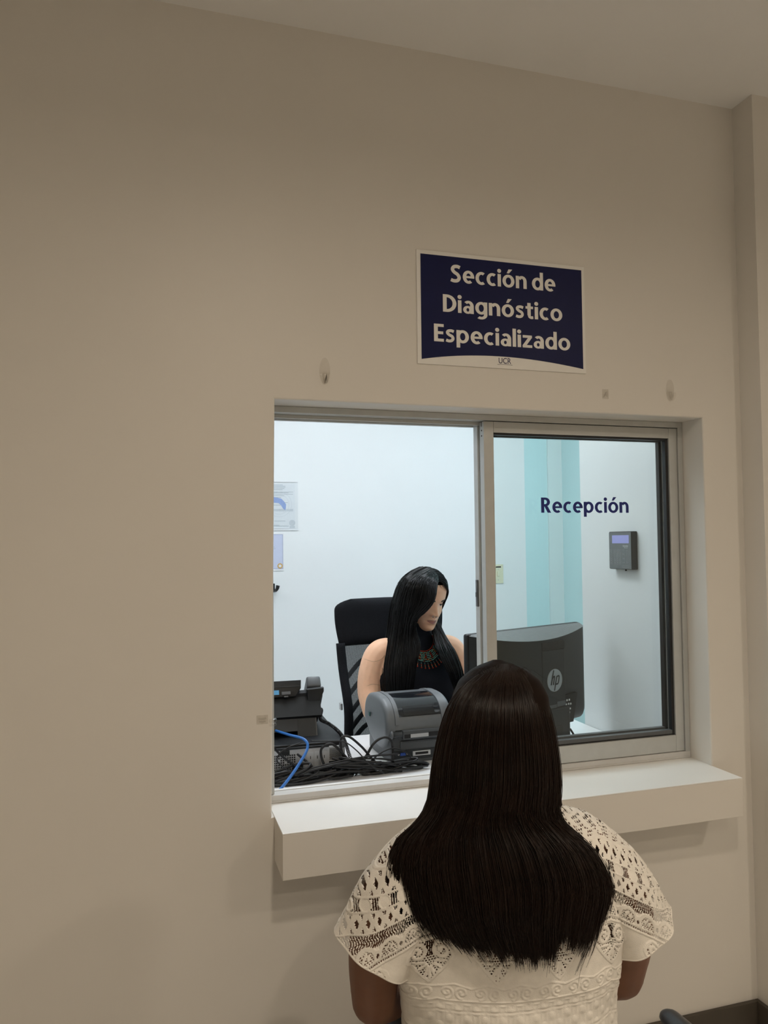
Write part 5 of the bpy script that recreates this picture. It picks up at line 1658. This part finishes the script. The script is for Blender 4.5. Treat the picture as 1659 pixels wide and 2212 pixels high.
# ------------------------------------------------------------------ receptionist
WL = (0.748, 1.105, 0.0); WR = PI+0.06
rp_ = empty('person', WL, WR, label='person with long black hair, black sleeveless top and beaded necklace, seated at the desk', cat='person')
rp_['skin'] = 'skin_light'
rings_w = [(0.50, 0, 0.02, 0.18, 0.13), (0.62, 0, 0.01, 0.165, 0.118), (0.74, 0, 0.005, 0.152, 0.108), (0.82, 0, 0.012, 0.160, 0.115), (0.885, 0, 0.022, 0.168, 0.122), (0.94, 0, 0.012, 0.164, 0.104),
           (0.98, 0, 0.002, 0.150, 0.082), (1.010, 0, -0.004, 0.118, 0.064), (1.032, 0, -0.004, 0.078, 0.054), (1.055, 0, 0.002, 0.054, 0.050), (1.10, 0, 0.012, 0.049, 0.050), (1.13, 0, 0.015, 0.048, 0.05)]
parts = [loft_np(rings_w)]
for s in (-1, 1):
    parts.append(limb([(s*0.095, -0.004, 0.992), (s*0.158, -0.004, 0.972), (s*0.194, 0.0, 0.905), (s*0.206, 0.012, 0.830), (s*0.206, 0.050, 0.765)], [0.046, 0.054, 0.049, 0.047, 0.041]))
    parts.append(limb([(s*0.206, 0.050, 0.765), (s*0.190, 0.12, 0.764), (s*0.140, 0.185, 0.752), (s*0.120, 0.212, 0.746)], [0.041, 0.037, 0.028, 0.0225]))
    f = np.array([-s*0.75, 0.65, -0.03]); f /= np.linalg.norm(f)
    sd = np.cross(f, [0, 0, 1.0]); sd /= np.linalg.norm(sd)
    parts += hand((s*0.116, 0.216, 0.744), f, sd, np.cross(sd, f), s)
me = remesh(parts, 0.0045)
HEADW = Tr(-0.026, 0.030, 1.190) @ RotZ(0.26) @ RotX(math.radians(-19)) @ RotY(math.radians(-3))
HS = 1.04
bm = bmesh.new(); bm.from_mesh(me)
for V, Fc in (head_np(HS, 150, 170), ear_np(-1), ear_np(1)):
    V = xform(V, HEADW)
    vs_ = [bm.verts.new(tuple(p)) for p in V]
    for q in Fc: bm.faces.new([vs_[i] for i in q])
bm.to_mesh(me); bm.free()
link('body', me, 'skin_light', rp_, True)
face_parts(rp_, HEADW, HS, 0.25)
b = B()
P = [(0.013*0+0.0185*0+0.0165, 0, 0)]
xn, zn = 0.0165, -0.0345
rr = [np.array([xn+0.0005*math.cos(t), float(face_y(xn, zn))+0.0016+0.0035*math.sin(t)*0.4, zn+0.0038*math.cos(t)]) for t in np.linspace(0, 2*PI, 20)]
b.tube(rr, 0.0005, 5, HEADW @ Matrix.Scale(HS, 4)); b.build('nose_ring', 'steel', rp_, True)
# sleeveless high-neck top
rings_t = [(0.54, 0, 0.015, 0.178, 0.132), (0.62, 0, 0.01, 0.172, 0.125), (0.74, 0, 0.005, 0.159, 0.115), (0.82, 0, 0.012, 0.167, 0.122), (0.885, 0, 0.022, 0.172, 0.129), (0.93, 0, 0.013, 0.156, 0.114),
           (0.965, 0, 0.004, 0.132, 0.096), (0.995, 0, -0.002, 0.112, 0.079), (1.018, 0, -0.004, 0.092, 0.067), (1.040, 0, -0.002, 0.066, 0.0575), (1.060, 0, 0.003, 0.0575, 0.0555), (1.095, 0, 0.011, 0.0545, 0.0555)]
V, Fc = loft_np(rings_t, 72)
b = B(); b.add(V, Fc[:-2]); b.build('top', 'knit_black', rp_, True)
# trousers and shoes
parts = [loft_np([(0.50, 0, 0.02, 0.17, 0.15), (0.53, 0, 0.02, 0.195, 0.155), (0.58, 0, 0.01, 0.180, 0.14), (0.63, 0, 0.0, 0.168, 0.125)])]
for s in (-1, 1):
    parts.append(limb([(s*0.10, 0.03, 0.585), (s*0.11, 0.20, 0.590), (s*0.11, 0.38, 0.575)], [0.080, 0.072, 0.060]))
    parts.append(limb([(s*0.11, 0.39, 0.565), (s*0.11, 0.38, 0.33), (s*0.11, 0.35, 0.09)], [0.058, 0.054, 0.042]))
link('trousers', remesh(parts, 0.008), 'trousers_dark', rp_, True)
for s in (-1, 1):
    V, Fc = limb([(s*0.11, 0.34, 0.045), (s*0.112, 0.40, 0.042), (s*0.116, 0.51, 0.032)], [0.038, 0.040, 0.030], 16)
    V[:, 2] = np.maximum(V[:, 2], 0.002)
    b = B(); b.add(V, Fc); b.build('shoe', 'black_plastic', rp_, True)

# necklace: bead collar lying on the chest
Rt = spline(rings_t, 200)
def chest(x, z, off):
    r = [np.interp(z, Rt[:, 0], Rt[:, k]) for k in range(5)]
    c = min(0.98, abs((x-r[1])/r[3]))
    return r[2]+r[4]*(1-c**2.3)**(1/2.3)+off
nk = empty('necklace', parent=rp_, label='beaded collar necklace in turquoise and red with red drops')
def arc_pt(t, d):
    """t in -1..1 along the collar, d = distance below the neck edge"""
    a = t*1.50
    x = (0.058+d*1.05)*math.sin(a); z = 1.034-(0.046+d*1.12)*math.cos(a)-0.002+0.012*(1-math.cos(a))
    return np.array([x, chest(x, z, 0.004), z])
b = B()
for r_, d_ in ((0.0016, 0.0),):
    b.tube([arc_pt(t, d_) for t in np.linspace(-1, 1, 60)], r_, 6)
b.build('cord', 'bead_red', nk, True)
def bead(b, p, r, n=6):
    b.lathe([(r*0.5, -r*0.85), (r, -r*0.3), (r, r*0.3), (r*0.5, r*0.85)], n, Tr(*p))
bt, br, bg = B(), B(), B()
rnb = random.Random(3)
for row in range(6):
    d = 0.005+0.0052*row
    nn = 44+row*5
    for i in range(nn):
        t = -1+2*i/(nn-1)+rnb.uniform(-.006, .006)
        p = arc_pt(t, d+rnb.uniform(-.0008, .0008)); p[1] += rnb.uniform(0, .0012)
        c = rnb.random()
        if abs(((t*4.5+0.5) % 1)-0.5) < 0.16 and 1 <= row <= 4: bead(br if c < 0.75 else bg, p, 0.0023)
        else: bead(bt if c < 0.86 else (br if c < 0.94 else bg), p, 0.0023)
for i in range(21):
    t = -0.92+1.84*i/20
    for j, d in enumerate((0.037, 0.0405)): bead(bt, arc_pt(t, d), 0.0014)
    p, q = arc_pt(t, 0.044), arc_pt(t, 0.054)
    bg.tube([p, q], 0.0009, 5)
    bead(br, p, 0.0024); bead(br, arc_pt(t, 0.0535), 0.0031, 7)
for b_, nme, m in ((bt, 'turquoise_beads', 'bead_turquoise'), (br, 'red_beads', 'bead_red'), (bg, 'gold_beads', 'bead_gold')):
    b_.build(nme, m, nk, True)

# hair
def G(*p): return np.array([at(*q) for q in p])
near = [
 G((912, 1229, 3.12), (880, 1246, 3.17), (858, 1295, 3.20), (848, 1350, 3.19), (842, 1400, 3.13), (836, 1450, 3.06), (838, 1505, 3.02), (842, 1560, 2.99)),
 G((908, 1228, 3.08), (872, 1249, 3.10), (851, 1298, 3.11), (843, 1350, 3.11), (835, 1400, 3.06), (829, 1450, 3.01), (832, 1505, 2.975), (838, 1560, 2.95)),
 G((908, 1229, 3.03), (876, 1252, 3.02), (857, 1300, 3.02), (850, 1350, 3.03), (842, 1400, 3.00), (836, 1450, 2.955), (838, 1505, 2.93), (842, 1560, 2.91)),
 G((911, 1230, 3.00), (888, 1254, 2.97), (872, 1300, 2.965), (865, 1348, 2.98), (858, 1395, 2.965), (852, 1445, 2.925), (853, 1505, 2.905), (856, 1560, 2.89)),
 G((915, 1231, 2.985), (903, 1255, 2.945), (891, 1300, 2.935), (881, 1345, 2.95), (875, 1390, 2.945), (870, 1440, 2.905), (868, 1500, 2.89), (868, 1550, 2.88)),
 G((919, 1233, 2.98), (919, 1256, 2.94), (911, 1296, 2.925), (889, 1338, 2.935), (885, 1382, 2.935), (885, 1430, 2.895), (879, 1490, 2.88), (876, 1545, 2.875)),
 G((923, 1235, 2.98), (934, 1257, 2.945), (931, 1286, 2.915), (923, 1306, 2.905), (905, 1325, 2.912), (892, 1342, 2.922), (890, 1372, 2.93), (897, 1415, 2.890), (889, 1470, 2.875), (884, 1530, 2.87)),
 G((927, 1237, 2.985), (944, 1260, 2.955), (940, 1285, 2.918), (933, 1305, 2.900), (917, 1323, 2.903), (900, 1337, 2.915), (897, 1365, 2.925), (906, 1395, 2.895), (897, 1440, 2.875), (890, 1510, 2.87)),
]
Mc_ = np.array(Tr(*WL) @ RotZ(WR) @ HEADW)
part_ = np.array([(.004, -.062, .103), (.004, -.045, .111), (.004, -.026, .117), (.004, -.006, .120), (.004, .014, .1205), (.004, .034, .1165), (.004, .052, .109), (.004, .068, .096)])*HS*1.01
part_ = xform(part_, Mc_)
near = [np.vstack([p_[None, :], g_[1:]]) for p_, g_ in zip(part_, near)]
far = [
 G((916, 1231, 3.06), (934, 1250, 3.13), (938, 1290, 3.19), (942, 1335, 3.17), (955, 1372, 3.10), (980, 1405, 3.02), (997, 1445, 2.98), (1006, 1490, 2.96)),
 G((922, 1234, 3.04), (942, 1256, 3.10), (942, 1292, 3.17), (944, 1335, 3.15), (957, 1370, 3.07), (978, 1408, 2.985), (993, 1450, 2.95), (1000, 1495, 2.94)),
 G((926, 1237, 3.02), (944, 1260, 3.07), (943, 1295, 3.14), (941, 1340, 3.13), (948, 1375, 3.045), (963, 1415, 2.955), (981, 1455, 2.925), (992, 1500, 2.92)),
 G((928, 1239, 3.01), (942, 1264, 3.08), (940, 1300, 3.14), (936, 1345, 3.12), (938, 1380, 3.03), (950, 1415, 2.945), (970, 1455, 2.915), (985, 1500, 2.91)),
]
hw_ = empty('hair', parent=rp_, label='long straight black hair falling over both shoulders')
C = np.concatenate([guided(near, 2700, 22, 0.0022, 0.45, (0.86, 1.0)), guided(far, 800, 22, 0.0024, 0.4, (0.86, 1.0)), guided(near[:2], 400, 22, 0.005, 0.3, (0.8, 1.0))])
crown = [np.array(g)*HS*1.01 for g in (
    [(.006, .068, .096), (-.026, .080, .078), (-.054, .066, .048), (-.071, .042, 0.0), (-.076, .026, -.05)],
    [(.006, .045, .113), (-.034, .052, .099), (-.064, .041, .056), (-.077, .020, 0.0), (-.080, .008, -.05)],
    [(.006, .010, .121), (-.035, .010, .111), (-.068, .005, .061), (-.081, -.010, 0.0), (-.083, -.020, -.05)],
    [(.006, -.030, .118), (-.035, -.035, .106), (-.066, -.040, .056), (-.080, -.045, 0.0), (-.082, -.050, -.05)])]
C = np.concatenate([C, guided([xform(g, Mc_) for g in crown], 620, 22, 0.0012, 0.2, (0.9, 1.0))])
fly = []
for k in range(10):
    x0 = random.uniform(905, 940); fly.append(spline([at(x0, 1238, 3.0), at(x0+12, 1236+random.uniform(-6, 4)+abs(x0-905)*0.35, 3.0), at(x0+24, 1250+abs(x0-905)*0.45, 3.0), at(x0+30, 1264+abs(x0-905)*0.4, 3.0)], 22))
fly.append(spline([at(832, 1415, 2.92), at(822, 1425, 2.925), at(806, 1429, 2.93), at(786, 1423, 2.955)], 22))
fly.append(spline([at(832, 1475, 2.92), at(822, 1480, 2.925), at(806, 1478, 2.93), at(792, 1482, 2.95)], 22))
C = np.concatenate([C, np.array(fly)])
rad = RNG.uniform(0.0007, 0.0012, len(C)); rad[-len(fly):] = 0.0004
V, Fq = strands(C, rad, 3, np.interp(np.linspace(0, 1, 22), [0, .1, .85, 1], [.8, 1, 1, .35]))
from_np('hair_strands', to_local(V, WL, WR), Fq, 'hair_black', hw_, True)
axis = lambda S: S+FW[None, None, :]*1.0
for g_, nme in ((near, 'hair_curtain'), (far, 'hair_side')):
    gg = [g[:-1] for g in g_]
    V, Fc = shell(gg, 26, axis, 0.006)
    from_np(nme, to_local(V, WL, WR), Fc, 'hair_black_under', hw_, True)
V, Fc = scalp_np(HS, 1.012, -0.085, 0.02)
from_np('hair_cap', xform(V, HEADW), np.array(Fc), 'hair_black_under', hw_, True)
